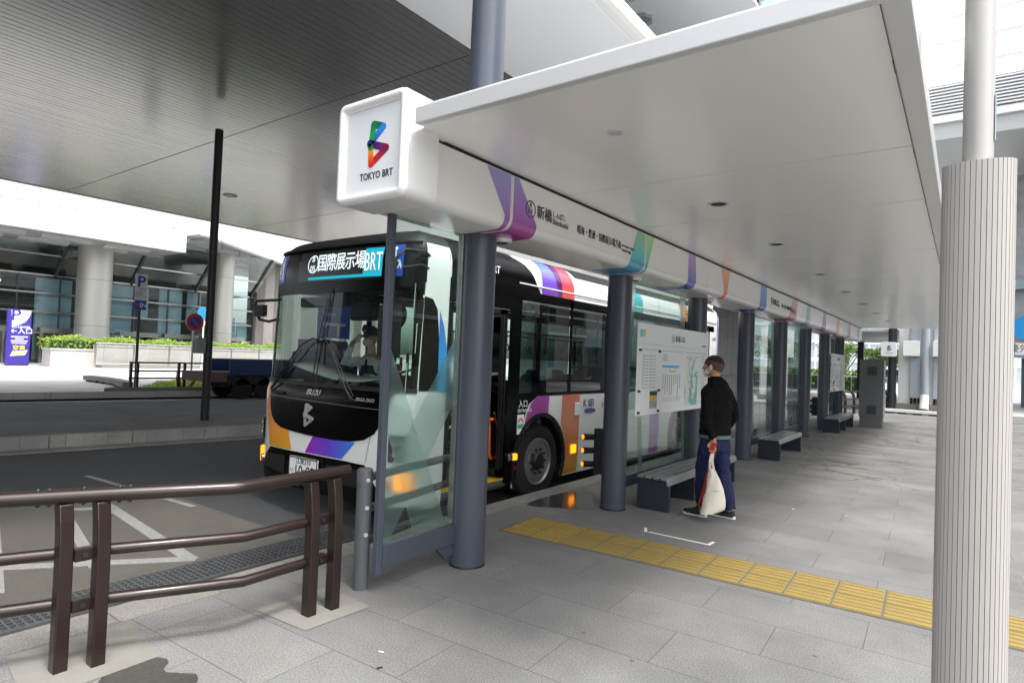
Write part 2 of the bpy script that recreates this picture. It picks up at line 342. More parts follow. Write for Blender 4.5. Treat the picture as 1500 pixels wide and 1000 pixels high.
# worn brown-grey bay in front of the kerb
sheet('road_bay', [(-8.9, -3), (-4.1, -3), (-4.1, 3.6), (-4.6, 3.62), (-7.7, 3.62), (-8.5, 3.3)], -.2, MT['asphmid'])
sheet('pavement', [(-3.87, -12), (60, -12), (60, 30.5), (-3.87, 30.5)], 0, MT['paver'], .28)
sheet('kerb', [(-4.13, -12), (-3.872, -12), (-3.872, 30.5), (-4.13, 30.5)], .002, MT['kerb'], .28)
sheet('gutter', [(-4.62, -12), (-4.13, -12), (-4.13, 40), (-4.62, 40)], -.196, MT['concrete'])
isl = lambda y: -12.45+.15*(y-3.19)
isf = lambda y: -18.9+.235*(y-4.8)
sheet('traffic_island', [(isf(-25), -25), (isl(-25), -25), (isl(15), 15), (isl(19)-2.2, 19), (isf(19)+1.6, 19), (isf(15), 15)], 0, MT['island'], .28)
g = G()
kx = [(isl(y), y) for y in [-25+1.2*i for i in range(34)]]
for (a, b) in zip(kx, kx[1:]):
    d = Vector((b[0]-a[0], b[1]-a[1])).normalized(); n = Vector((d.y, -d.x)); p0 = Vector(a)+d*.004; p1 = Vector(b)-d*.004
    g.prism([tuple(p0+n*.0), tuple(p0+n*.19), tuple(p1+n*.19), tuple(p1)], lambda x, y, z: (x, y, z), -.28, .006)
    g.prism([tuple(p0+n*.19), tuple(p0+n*.62), tuple(p1+n*.62), tuple(p1+n*.19)], lambda x, y, z: (x, y, z), -.28, -.192)
o = g.done('island_kerb', [MT['kerb']], bevel=.015); o['kind'] = 'structure'
sheet('second_road', [(isf(-40)-.0, -40), (isf(-25), -25), (isf(15), 15), (isf(15)+1, 60), (-22+.155*54, 60), (-22.4+.155*(-45.7), -40)], -.2, MT['asph2'])
pz = lambda y: -22.4+.155*(y-5.68)
sheet('plaza', [(-140, -60), (pz(-60), -60), (pz(40), 40), (pz(40), 100), (-140, 100)], 0, MT['plaza'], .29)
g = G(); g.prism([(pz(9.2)-.22, 9.2), (pz(8.2)-.02, 8.2), (pz(30), 30), (pz(30)-.22, 30)], lambda x, y, z: (x, y, z), -.25, .13)
o = g.done('plaza_kerb', [MT['concrete']], bevel=.02); o['kind'] = 'structure'
# road markings in the bay (white triangle and lines)
g = G(); F2 = lambda a, b, d: (a, b, d)
MLZ = [0]
def mline(a, b, w):
    MLZ[0] += .0004; w *= .72
    for q in strip([a, b], w): g.prism([tuple(v) for v in q], F2, -.2, -.1965+MLZ[0])
mline((-7.6, 2.92), (-5.2, 2.66), .16); mline((-5.2, 2.70), (-6.05, 1.60), .17); mline((-7.75, 2.55), (-5.55, 2.08), .13); mline((-7.7, 2.5), (-7.4, 2.95), .15)
mline((-7.9, 2.0), (-5.45, 1.42), .15); mline((-9.4, 3.35), (-6.9, 3.52), .10)
o = g.done('road_marking', [MT['paint']]); o['kind'] = 'structure'
# drain grating beside the kerb
dg = E('drain_grate', (-4.85, 1, -.19), 'dark slotted steel drain grating running along the kerb behind the brown railing', 'drain grate')
g = G(); g.box(-5.04, -4.66, -1, 4.1, -.199, -.193); g.done('tray', [MT['blackm']], dg)
g = G()
for i in range(7): g.box(-5.02+i*.055, -5.008+i*.055, -1, 4.1, -.19, -.176)
for i in range(int(5.1/.045)): g.box(-5.04, -4.66, -1+i*.045, -.986+i*.045, -.189, -.178)
g.box(-5.06, -5.04, -1, 4.1, -.195, -.174); g.box(-4.66, -4.64, -1, 4.1, -.195, -.174)
g.done('grille', [pm('dull_grating', (.13, .135, .14), .5, metal=.6, var=.2)], dg)
# concrete pads set into the paving
for nm, pts in (('concrete_pad', [(-3.47, 2.18), (-3.44, 2.70), (-2.98, 2.67), (-3.0, 2.20)]), ('concrete_pad', [(-3.86, 1.06), (-3.80, 1.62), (-3.30, 1.56), (-3.28, .98)])):
    sheet(nm, pts, .004, MT['concrete'])
# ---- tactile paving (yellow): two dotted tiles deep, then bars
MT['tact'] = pm('tactile_yellow', rgb('8f7836'), .65, var=.22, vs=9, bump=.3, bs=90)
g = G(); tb_ = G(); MTT = Matrix.Translation((-3.44, 4.61, 0)) @ Matrix.Rotation(R(2.3), 4, 'Z')
for i in range(22):
    for j in range(2):
        x0, y0 = i*.303, j*.303
        (g if i < 2 else tb_).box(x0+.005, x0+.298, y0+.005, y0+.298, 0, .006, 0, MTT)
        if i < 2:
            for a in range(5):
                for b_ in range(5): g.tube([MTT @ Vector((x0+.04+a*.056, y0+.04+b_*.056, .005)), MTT @ Vector((x0+.04+a*.056, y0+.04+b_*.056, .013))], [.017, .010], 8)
        else:
            for b_ in range(4):
                g.prism([(x0+.012, y0+.020+b_*.073), (x0+.290, y0+.020+b_*.073), (x0+.290, y0+.058+b_*.073), (x0+.012, y0+.058+b_*.073)], lambda a, b, d: MTT @ Vector((a, b, d)), .005, .011)
o = g.done('tactile_path', [MT['tact']], bevel=.0015, seg=1); o['kind'] = 'structure'
o = tb_.done('tactile_tile_base', [pm('tile_base', (.20, .165, .085), .75, var=.25, vs=12)]); o['kind'] = 'structure'
g = G(); g.box(-.012, 6.7, -.012, .62, 0, .003, 0, MTT); o = g.done('tactile_bedding', [pm('tile_bedding', (.10, .09, .07), .8, var=.2)]); o['kind'] = 'structure'
# tape mark on the floor
g = G(); q = MTT
for a, b in (((-2.39, 5.55), (-1.80, 5.545)), ((-2.41, 5.53), (-2.47, 5.66)), ((-1.82, 5.55), (-1.81, 5.66))):
    for s_ in strip([a, b], .028): g.prism([tuple(v) for v in s_], F2, .0005, .0022)
tagit(g.done('floor_tape', [MT['white2']]), 'white adhesive tape bracket stuck on the paving by the standing man', 'tape mark')
# puddles
MT['wet'] = pm('wet_stone', (.060, .057, .052), .10, var=.35, vs=30, spec=.6)
def blob2(pts, z, k=5, amp=.03):
    out = []
    n = len(pts)
    for i in range(n):
        p0, p1, p2, p3 = (Vector(pts[(i+q) % n]) for q in (-1, 0, 1, 2))
        for j in range(k):
            t = j/k; out.append(tuple(.5*(2*p1+(p2-p0)*t+(2*p0-5*p1+4*p2-p3)*t*t+(3*p1-p0-3*p2+p3)*t**3)+Vector((random.uniform(-amp, amp), random.uniform(-amp, amp)))*.25))
    return out
o = sheet('puddle', blob2([(-3.84, 5.62), (-3.84, 6.5), (-3.6, 6.62), (-3.4, 6.3), (-3.22, 5.95), (-3.45, 5.75)], 0, 8), .0035, MT['wet'], kind='stuff')
o = sheet('puddle', blob2([(-3.34, 1.47), (-3.24, 1.56), (-3.12, 1.50), (-2.98, 1.58), (-2.86, 1.50), (-2.7, 1.35), (-3.1, 1.2), (-3.3, 1.3)], 0, 8, .012), .0035, MT['wet'], kind='stuff')
for i, (x, y, a, lab) in enumerate(((-2.497, 2.307, .3, 'white cigarette end on the paving below the grey bollard, nearer to the pillar'), (-2.369, 2.18, 1.2, 'brown cigarette end on the foreground paving, nearest to the camera'), (-1.56, 7.6, .7, 'crumpled white scrap on the cracked paving beyond the man'), (-1.02, 7.7, 2., 'small white paper fleck on the cracked paving, nearest the ribbed post'))):
    g = G(); g.tube([(x, y, .006), (x+.012*math.cos(a), y+.012*math.sin(a), .0062), (x+.03*math.cos(a), y+.03*math.sin(a), .006)], [.004, .0042, .0036], 8)
    tagit(g.done('litter_scrap' if i > 1 else 'cigarette_end', [MT['brown'] if i == 1 else MT['white2']]), lab, 'litter', 'scraps dropped on the paving')

# ================================================================ SHELTER
sh = E('bus_shelter', (-3.0, 3.68, 0), 'white fronted bus stop shelter with slate grey round columns and long flat canopy', 'bus shelter')
MT['soffit'] = pm('canopy_soffit', (.93, .93, .91), .24, metal=.2, var=.02, vs=1.5)
MT['beamw'] = pm('beam_white', (.80, .79, .77), .22, coat=.4, var=.025, vs=2)
CY = [3.70+2.44*i for i in range(8)]
for i, y in enumerate(CY):
    g = G(); top = 9.0 if i == 0 else 2.56
    g.cyl((-3.07, y, 0), (-3.07, y, top), .133, n=40); o = g.done('column', [MT['grey']], sh, smooth=40)
    g = G(); g.lathe([(.140, .001), (.139, .010), (.135, .014)], (-3.07, y, 0), n=40); g.done('base_joint', [MT['blackm']], o, smooth=40)
    g = G(); g.cyl((-2.98, y+.17, 2.50), (-2.98, y+.17, 2.531), .075, .08, n=32); d_ = g.done('downlight', [MT['white']], sh, smooth=40)
    g = G(); g.cyl((-2.98, y+.17, 2.496), (-2.98, y+.17, 2.503), .045, n=24); g.done('lens', [MT['dgrey']], d_)
# fascia beam: profile in (x, z), swept along y in lengths
r8 = .09
prof = [(-2.72, 2.945), (-2.70, 2.93)]+[(-2.70-r8+r8*math.cos(a), 2.53+r8+r8*math.sin(a)) for a in [-math.pi/2*k/6 for k in range(7)]]+[(-3.30+r8+r8*math.cos(a), 2.53+r8+r8*math.sin(a)) for a in [-math.pi/2-math.pi/2*k/6 for k in range(7)]]+[(-3.30, 2.93)]
seams = [2.76, 3.60, 5.95, 7.87, 10.3, 12.75, 15.2, 17.6, 20.1, 22.6]
for a, b in zip(seams, seams[1:]):
    g = G(); g.prism(prof, lambda x, z, y: (x, y, z), a+.003, b-.003); g.done('beam_panel', [MT['beamw']], sh, smooth=35)
g = G(); g.box(-3.28, -2.74, 2.78, 22.58, 2.55, 2.91); g.done('beam_core', [MT['dgrey']], sh)
g = G(); g.box(-2.80, -2.706, 2.80, 22.6, 2.946, 2.957); g.done('shadow_gap', [MT['blackm']], sh)
# beam surface for printed stripes
PL = [(-2.70, 2.925), (-2.70, 2.53+r8)]+[(-2.70-r8+r8*math.cos(a), 2.53+r8+r8*math.sin(a)) for a in [-math.pi/2*k/8 for k in range(1, 9)]]+[(-3.22, 2.53)]
PD = [0]
for p, q in zip(PL, PL[1:]): PD.append(PD[-1]+math.hypot(q[0]-p[0], q[1]-p[1]))
def beamS(y, t, off):
    t = min(max(t, 0), PD[-1]-1e-6)
    for i in range(len(PD)-1):
        if t <= PD[i+1]:
            p, q = PL[i], PL[i+1]; k = (t-PD[i])/(PD[i+1]-PD[i]); dx, dz = q[0]-p[0], q[1]-p[1]; l = math.hypot(dx, dz)
            return (p[0]+dx*k-dz/l*off, y, p[1]+dz*k+dx/l*off)
def stripe(y0, y1, yb0, yb1, cols, t1=.78, t0=0):
    m = grad('stripe_print', cols, 2, 2.90, 2.53, rough=.25)
    patch('printed_stripe', [(y0, t0), (y1, t0), (yb1, .30), (yb1+(yb1-y1)*.25, t1), (yb0+(yb0-y0)*.25, t1), (yb0, .30)], beamS, m, sh, off=.0022, ds=.5, dt=.022, smooth=35)
V = rgb
stripe(3.30, 3.585, 3.52, 3.585, [V('9a98d0'), V('9a80c4'), V('a252a4')])
stripe(3.62, 3.68, 3.62, 3.93, [V('9a8cc8'), V('a070bc'), V('a64a98')])
stripe(5.74, 5.93, 5.60, 5.93, [V('86c890'), V('5cc4c0'), V('3c94c8')])
stripe(5.97, 6.16, 5.97, 6.02, [V('b4d884'), V('70c8a0'), V('4aa0c8')])
stripe(7.18, 7.42, 7.18, 7.45, [V('b490cc'), V('8478c0'), V('5064b8')])
stripe(8.42, 8.80, 8.55, 8.70, [V('f0a868'), V('f08c50'), V('e87038')])
stripe(10.45, 10.8, 10.4, 10.8, [V('5a98d8'), V('4a84d0'), V('3a60b8')])
stripe(12.75, 13.15, 12.5, 13.1, [V('e89098'), V('d07088'), V('b04880')])
stripe(14.1, 14.45, 14.0, 14.4, [V('80ccb0'), V('60c0b8'), V('48a8c0')])
stripe(15.9, 16.3, 15.8, 16.3, [V('b090cc'), V('9a70b8'), V('9458a8')])
stripe(17.9, 18.2, 17.8, 18.2, [V('f0b088'), V('e89070'), V('e87850')])
stripe(19.8, 20.2, 19.7, 20.2, [V('e898a0'), V('d07890'), V('b05888')])
stripe(21.7, 22.1, 21.6, 22.0, [V('88c8d8'), V('60b8c8'), V('48a0c0')])
XF = lambda a, b, d: (-2.698+d, a, b)
def beamtext(y):
    g = G(); ring(g, (y, 2.733), .058, .067, XF, 0, .0015); g.done('roundel', [MT['ink']], sh)
    text('lettering', 'B', .05, MT['ink'], sh, (-2.6975, y, 2.764), (0, 1, 0), (0, 0, 1), 'CENTER', bold=.02)
    text('lettering', '01', .062, MT['ink'], sh, (-2.6975, y, 2.718), (0, 1, 0), (0, 0, 1), 'CENTER', bold=.02)
    text('lettering', '新橋', .112, MT['ink'], sh, (-2.6975, y+.083, 2.728), (0, 1, 0), (0, 0, 1), bold=.02, xs=.98)
    text('lettering', 'しんばし', .058, MT['ink'], sh, (-2.6975, y+.31, 2.758), (0, 1, 0), (0, 0, 1), xs=.9)
    text('lettering', 'Shimbashi', .070, MT['ink'], sh, (-2.6975, y+.31, 2.702), (0, 1, 0), (0, 0, 1), xs=.88)
    text('lettering', '晴海・豊洲・国際展示場方面', .083, MT['ink'], sh, (-2.6975, y+.70, 2.712), (0, 1, 0), (0, 0, 1), bold=.012, xs=.78)
    text('lettering', 'for Harumi, Toyosu,', .042, MT['ink'], sh, (-2.6975, y+1.56, 2.722), (0, 1, 0), (0, 0, 1), xs=.8)
    text('lettering', 'Kokusai-tenjijo', .042, MT['ink'], sh, (-2.6975, y+1.56, 2.680), (0, 1, 0), (0, 0, 1), xs=.8)
beamtext(3.845); beamtext(11.15)
# canopy roof
CX0, CX1 = -3.45, -.28
cs = [2.47, 2.785, 4.35, 5.76, 8.10, 10.5, 12.9, 15.3, 17.7, 20.1, 22.6]
for a, b in zip(cs, cs[1:]):
    g = G(); g.box(-2.55 if a < 2.5 else -2.76, CX1, a+(.007 if a > 3 else .0), b-(.007 if b > 3 else 0), 2.958, 2.985); g.done('soffit_panel', [MT['soffit']], sh)
for a, b in ():
    g = G(); g.box(-2.76, CX1, a+.007, b-.007, 2.958, 2.985); g.done('soffit_panel', [MT['soffit']], sh)
g = G(); g.box(-2.53, CX1, 2.5, 22.6, 2.986, 2.989); g.done('seam_backing', [MT['blackm']], sh)
g = G(); g.box(-2.53, CX1, 2.50, 2.78, 2.99, 3.03); g.box(-3.5, CX1, 2.781, 22.6, 2.99, 3.03); g.done('roof_deck', [MT['white']], sh)
MT['edge'] = pm('edge_trim', (.62, .63, .63), .35, metal=.2, var=.03)
g = G(); g.box(-2.55, -.175, 2.452, 2.50, 2.905, 3.00); g.done('front_edge', [MT['edge']], sh, bevel=.006)
g = G(); g.box(CX1+.012, -.175, 2.50, 22.6, 2.915, 2.965); g.box(CX1+.001, CX1+.03, 2.50, 22.6, 2.966, 3.03); g.box(-.20, -.175, 2.50, 22.6, 2.965, 3.05); g.done('side_gutter', [MT['edge']], sh, bevel=.006)
g = G()
for k in range(30): g.box(CX1+.001, CX1+.010, 3.1+k*1.35, 3.22+k*1.35, 2.945, 2.962)
g.done('gutter_clip', [MT['brown']], sh)
g = G(); g.prism([(-2.60, 2.505), (-2.10, 2.505), (-2.42, 2.86), (-2.72, 2.86)], lambda a, b, d: (a, b, d), 2.951, 2.957); g.done('corner_plate', [MT['soffit']], sh)
for y in (3.17, 5.02, 6.95, 9.4, 11.7, 13.9, 16.2, 18.7, 21.1):
    yy = y*1.03; xx = -1.70
    g = G(); rk = .55 if y < 4 else 1; ring(g, (xx, yy), .062*rk, .085*rk, lambda a, b, d: (a, b, 2.9575-d), 0, .006); o = g.done('downlight', [MT['edge']], sh, smooth=40)
    g = G(); g.cyl((xx, yy, 2.9575), (xx, yy, 2.950), .062*rk, n=28); g.done('lens', [MT['dgrey'] if y > 4 else MT['edge']], o)
# sign box at the near end
def rrect(x0, x1, z0, z1, r_, n=6):
    out = []
    for cx, cz, a in ((x1-r_, z1-r_, 0), (x0+r_, z1-r_, 90), (x0+r_, z0+r_, 180), (x1-r_, z0+r_, 270)):
        out += [(cx+r_*math.cos(R(a+90*k/n)), cz+r_*math.sin(R(a+90*k/n))) for k in range(n+1)]
    return out
YF = lambda a, b, d: (a, d, b)
sx0, sx1, sz0, sz1 = -3.265, -2.64, 2.515, 3.165
g = G(); g.prism(rrect(sx0, sx1, sz0, sz1, .062), YF, 2.50, 2.75)
sg = g.done('sign_box', [MT['white']], sh, smooth=35)
g = G(); o_ = rrect(sx0, sx1, sz0, sz1, .062, 8); prev = None
rings = [(0, 2.50), (.012, 2.472), (.03, 2.465), (.048, 2.468), (.058, 2.485), (.066, 2.485), (.070, 2.498)]
vs = []
for ins, yy in rings: vs += [(x, yy, z) for x, z in rrect(sx0+ins, sx1-ins, sz0+ins, sz1-ins, max(.062-ins, .010), 8)]
n_ = len(o_); fs = [(i*n_+k, i*n_+(k+1) % n_, (i+1)*n_+(k+1) % n_, (i+1)*n_+k) for i in range(len(rings)-1) for k in range(n_)]
g.add(vs, fs); g.done('sign_frame', [MT['white']], sg, smooth=50)
MT['signface'] = pm('sign_face', (.70, .72, .73), .35, var=.015)
g = G(); g.prism(rrect(sx0+.068, sx1-.068, sz0+.068, sz1-.068, .012), YF, 2.494, 2.51); sf = g.done('sign_face', [MT['signface']], sg)
SF = lambda a, b, d: (a, 2.494-d, b)
seg = [grad('ribbon_a', [V('0e7a48'), V('0a5a60')], 0, -2.96, -2.86), grad('ribbon_b', [V('1c2a90'), V('2a8ae0')], 2, 2.87, 2.95), grad('ribbon_c', [V('14186a'), V('4a1070'), V('801040')], 0, -2.98, -2.83),
       grad('ribbon_d', [V('c01820'), V('8a0c30')], 2, 2.75, 2.83), grad('ribbon_e', [V('c82018'), V('f07018'), V('f0b020')], 2, 2.75, 2.86), grad('ribbon_f', [V('1a7a30'), V('1aa048'), V('0e7a48')], 2, 2.87, 2.98)]
emblem('ribbon_emblem', sf, SF, -2.905, 2.868, .30, seg, w=.155)
text('sign_lettering', 'TOKYO BRT', .062, MT['ink'], sf, (-2.908, 2.493, 2.672), (1, 0, 0), (0, 0, 1), 'CENTER', bold=.035, xs=.86)
# glass wing at the near end
wing = E('glass_wing', (-3.12, 2.88, 0), 'x', 'x'); 
bpy.data.objects.remove(wing)
g = G(); g.box(-3.152, -3.108, 2.815, 2.865, .12, 2.62); g.done('screen_post', [MT['grey']], sh, bevel=.004)
g = G(); g.box(-3.16, -3.10, 2.866, 3.575, .17, .315); g.done('screen_rail', [MT['grey']], sh, bevel=.003)
g = G(); g.prism([(3.575, .165), (3.40, .165), (3.50, .07), (3.575, .09)], lambda a, b, d: (d, a, b), -3.15, -3.11); g.done('screen_bracket', [MT['grey']], sh, bevel=.003)
g = G(); g.box(-3.155, -3.105, 3.55, 3.574, .32, 2.53); g.done('screen_channel', [MT['chrome']], sh)
def pane(y0, y1, z0, z1, x=-3.13, bands=()):
    g = G(); g.box(x-.006, x+.006, y0, y1, z0, z1); gl = g.done('glass_screen', [MT['glasssh']], sh)
    for k, b in enumerate(bands):
        g = G(); g.prism([(y0+a*(y1-y0), z0+c*(z1-z0)) for a, c in b], lambda a, c, d: (x+d, a, c), .0075+.001*k, .0082+.001*k); g.done('frosted_band', [MT['frost']], gl)
pane(2.867, 3.548, .318, 2.525, bands=([(0, .6), (0, .35), (.43, 0), (.93, 0)], [(0, 0), (.08, 0), (1, .43), (1, .66), (0, .2)]))
slant = ([(.04, 0), (.22, 0), (.34, 1), (.26, 1)], [(.55, 0), (.66, 0), (.5, .62), (.44, .62)], [(.62, 1), (.80, 1), (.93, 0), (.84, 0)])
for (a, b) in ((1, 2), (3, 4), (4, 5), (6, 7)):
    y0, y1 = CY[a]+.14, CY[b]-.14
    m_ = (y0+y1)/2
    pane(y0, m_-.004, .30, 2.50, bands=(slant[0], slant[1])); pane(m_+.004, y1, .30, 2.50, bands=(slant[2],))
    g = G(); g.box(-3.16, -3.10, y0, y1, .17, .298); g.done('screen_rail', [MT['grey']], sh, bevel=.003)
# warning lamps facing the bus lane
for yy, nm in ((6.14, 'second'), (18.34, 'seventh')):
    s_ = E('lane_signal', (-3.3, yy, .6), 'dark bracket of three small amber lamps on the %s round column' % nm, 'signal lamps', 'three-lamp brackets on the shelter columns')
    g = G(); g.box(-3.34, -3.20, yy+.02, yy+.10, .34, .84); g.done('bracket', [MT['dgrey']], s_, bevel=.006)
    for z in (.74, .59, .44):
        g = G(); g.cyl((-3.33, yy+.06, z), (-3.42, yy-.08, z+.005), .032, .036, n=20); h_ = g.done('lamp_housing', [MT['blackm']], s_, smooth=40)
        g = G(); g.cyl((-3.42, yy-.08, z+.005), (-3.423, yy-.085, z+.005), .027, n=20); g.done('lamp_lens', [emis('amber_lens', (1, .32, .01), .55)], h_)
# ================================================================ RAILINGS
rg = E('guard_railing', (-3.3, 2.4, 0), 'brown metallic guard railing of paired posts and three bent tube rails on the foreground pavement', 'railing')
def railpost(x, y, lean):
    g = G(); pts = [(0, 0), (0, .35), (-.004, .56), (-.03, .70), (-.075, .80)]
    vs = []; w, d_ = .032, .035
    # curved flat-section post bending toward the road at its top
    P = [Vector((x+a, y, b)) for a, b in pts]
    g.tube(P, [(d_, w)]*5, 4, up=(1, 0, 0)); 
    return g
def rpost(x, y):
    g = G(); pts = [(0, 0), (0, .3), (-.001, .5), (-.006, .62), (-.018, .72), (-.036, .80)]
    n = len(pts); vs = []
    for i, (a, z) in enumerate(pts):
        hw, hd = .031, .036
        vs += [(x+a-hd, y-hw, z), (x+a+hd, y-hw, z), (x+a+hd, y+hw, z), (x+a-hd, y+hw, z)]
    fs = [(i*4+k, i*4+(k+1) % 4, i*4+4+(k+1) % 4, i*4+4+k) for i in range(n-1) for k in range(4)]+[(3, 2, 1, 0), tuple((n-1)*4+k for k in range(4))]
    g.add(vs, fs); return g
POSTS = [(-3.145, 2.50), (-3.165, 2.345), (-3.45, 1.315), (-3.51, 1.175), (-4.10, -.2), (-4.15, -.34)]
def zsh(y): return 0
for (x, y) in POSTS:
    o = rpost(x, y).done('post', [MT['brown']], rg, bevel=.006)
def rx(y):  # plan line of the rails
    for (ya, xa), (yb, xb) in zip(RL, RL[1:]):
        if ya >= y >= yb: return xa+(xb-xa)*(ya-y)/(ya-yb)
    return RL[0][1] if y > RL[0][0] else RL[-1][1]
RL = [(2.64, -3.195), (1.87, -3.175), (1.315, -3.478), (.93, -3.665), (-.3, -4.15), (-2, -4.9)]
g = G(); g.tube([(rx(y), y, .832) for y in (2.62, 1.90, 1.84, 1.315, .93, -.3, -2)], .036, 20); o = g.done('top_rail', [MT['brown']], rg, smooth=40)
for z in (.553, .308):
    for ya, ye in ((2.32, 1.34), (1.175, -.17)):
        ys = [ya, 1.92, ye] if ya > 2 else [ya, ye]
        g = G(); g.tube([(rx(y)-.015, y, z) for y in ys], .029, 18); g.done('rail', [MT['brown']], rg, smooth=40)
    for ya, yb in ((2.345, 2.50), (1.175, 1.315), (-.34, -.2)):
        g = G(); g.box(rx(yb)-.03, rx(yb)+.02, ya+.03, yb-.03, z-.03, z+.03); g.done('link_plate', [MT['brown']], rg, bevel=.003)
        g = G(); g.cyl((rx(yb)+.02, (ya+yb)/2, z), (rx(yb)+.03, (ya+yb)/2, z), .013, n=8); g.done('bolt', [MT['dgrey']], rg)
for y in (2.28, 2.24, 1.42, 1.38, 1.245, 1.12, 1.08):
    for s_ in (1, -1):
        g = G(); g.ball((rx(y), y, .832+s_*.036), .011, .011, .010, 10, 6); g.done('bolt', [MT['dgrey']], rg, smooth=60)
# grey bollard and tube rails to the shelter
MT['bolg'] = pm('barrier_grey', rgb('53565a'), .4, var=.08)
br_ = E('tube_barrier', (-3.28, 2.83, 0), 'grey round post with three horizontal tube rails between the railing and glass screen', 'barrier')
g = G(); g.lathe([(.052, 0), (.052, .70), (.055, .701), (.055, .775), (.052, .80), (.04, .808), (.0, .81)], (-3.275, 2.83, 0), n=32); g.done('post', [MT['bolg']], br_, smooth=40)
g = G(); g.lathe([(.05, 0), (.05, .80)], (-3.52, 4.05, 0), n=24); g.done('post', [MT['bolg']], br_, smooth=40)
for z in (.735, .52, .30):
    g = G(); g.tube([(-3.30, 2.86, z), (-3.52, 4.05, z)], .030, 18); g.done('rail', [MT['bolg']], br_, smooth=40)
for z in (.735, .55, .37):
    g = G(); g.cyl((-3.225, 2.815, z), (-3.219, 2.812, z), .014, n=14); g.cyl((-3.219, 2.812, z), (-3.215, 2.81, z), .006, n=8); g.done('bolt', [MT['steel']], br_)
# ================================================================ INFORMATION BOARD
ib = E('information_board', (-2.93, 7.49, 1.0), 'large white route map and timetable board on the shelter, in front of the standing man', 'information board', 'route map boards on the shelter')
BX_ = -2.925; by0, by1, bz0, bz1 = 6.33, 8.66, 1.0, 2.04
MT['board'] = pm('board_white', (.82, .85, .85), .18, var=.02, coat=.3)
g = G(); g.box(BX_-.012, BX_, by0, by1, bz0, bz1); g.done('panel', [MT['board']], ib, bevel=.002)
BF = lambda a, b, d: (BX_+d, by0+a, bz0+b)
def br(a0, a1, b0, b1, mat, name='print', parent=ib, d=.001):
    g = G(); g.prism([(a0, b0), (a1, b0), (a1, b1), (a0, b1)], BF, 0, d); return g.done(name, [mat], parent)
br(0, 2.33, .80, .815, pm('board_grey', (.55, .57, .57), .3), 'header_line')
br(.055, .12, .885, .97, pm('print_blue', V('4ab4e0'), .4), 'icon'); br(.135, .2, .885, .97, pm('print_lime', V('b8d43c'), .4), 'icon')
g = G(); ring(g, (1.02, .90), .04, .047, BF, 0, .001); g.done('roundel', [MT['ink']], ib)
text('lettering', '新橋', .085, MT['ink'], ib, (BX_+.001, by0+1.09, bz0+.90), (0, 1, 0), (0, 0, 1), bold=.015)
text('lettering', 'しんばし\nShimbashi', .036, MT['ink'], ib, (BX_+.001, by0+1.28, bz0+.905), (0, 1, 0), (0, 0, 1))
text('lettering', 'B\n01', .034, MT['ink'], ib, (BX_+.001, by0+1.02, bz0+.902), (0, 1, 0), (0, 0, 1), 'CENTER', leading=.8)
text('lettering', 'TOKYO BRT', .03, MT['ink'], ib, (BX_+.001, by0+2.05, bz0+.85), (0, 1, 0), (0, 0, 1))
g = G()
for a0, a1 in ((.06, .60), (.68, 1.38), (1.44, 1.95), (2.02, 2.30)): g.prism([(a0, .745), (a1, .745), (a1, .75), (a0, .75)], BF, 0, .001)
g.done('rule_lines', [MT['inkg']], ib)
g = G()
rr_ = random.Random(3)
for c in range(2):
    for i in range(11): g.prism([(.16+c*.2, .31+i*.036), (.31+c*.2, .31+i*.036), (.31+c*.2, .317+i*.036), (.16+c*.2, .317+i*.036)], BF, 0, .001)
    g.prism([(.15+c*.2, .30), (.156+c*.2, .30), (.156+c*.2, .70), (.15+c*.2, .70)], BF, 0, .001)
for i in range(9):   # stop names of the route diagram set vertically
    a = .73+i*.067; l = rr_.uniform(.12, .34); g.prism([(a, .46-l), (a+.014, .46-l), (a+.014, .46), (a, .46)], BF, 0, .001)
    g.prism([(a-.01, .13), (a, .13), (a+.05, .19), (a+.04, .19)], BF, 0, .001)
for i in range(16): g.prism([(2.06, .70-i*.04), (2.06+rr_.uniform(.1, .22), .70-i*.04), (2.06+.1, .708-i*.04), (2.06, .708-i*.04)], BF, 0, .001)
for i in range(5): g.prism([(.72, .70-i*.018), (.72+rr_.uniform(.1, .2), .70-i*.018), (.82, .706-i*.018), (.72, .706-i*.018)], BF, 0, .001)
g.done('small_print', [MT['inkg']], ib)
br(.70, 1.25, .545, .575, pm('print_cyan', V('48b8e8'), .4), 'route_line'); g = G()
for q in strip([(.93, .545), (.93, .50), (1.12, .50), (1.12, .545)], .02): g.prism([tuple(v) for v in q], BF, 0, .0012)
g.done('route_line', [pm('print_green', V('a8cc48'), .4)], ib)
mp_ = br(1.43, 1.96, .06, .72, pm('map_paper', (.70, .72, .68), .4), 'map')
teal = pm('print_teal', V('78c4bc'), .4); g = G()
for pl in ([(1.66, .06), (1.90, .06), (1.93, .45), (1.86, .46), (1.84, .30), (1.78, .12), (1.70, .14), (1.66, .3)], [(1.60, .10), (1.68, .10), (1.72, .45), (1.78, .62), (1.74, .64), (1.66, .46)], [(1.78, .42), (1.95, .50), (1.95, .53), (1.77, .46)]): g.prism(pl, BF, 0, .0016)
g.done('map_water', [teal], mp_); g = G()
for i in range(26):
    a, b = rr_.uniform(1.46, 1.9), rr_.uniform(.1, .68); t_ = rr_.uniform(0, 3.1); l = rr_.uniform(.05, .22)
    a2, b2 = min(1.95, max(1.44, a+l*math.cos(t_))), min(.71, max(.07, b+l*math.sin(t_)))
    for q in strip([(a, b), (a2, b2)], .006): g.prism([tuple(v) for v in q], BF, 0, .0022)
g.done('map_streets', [MT['inkg']], mp_)
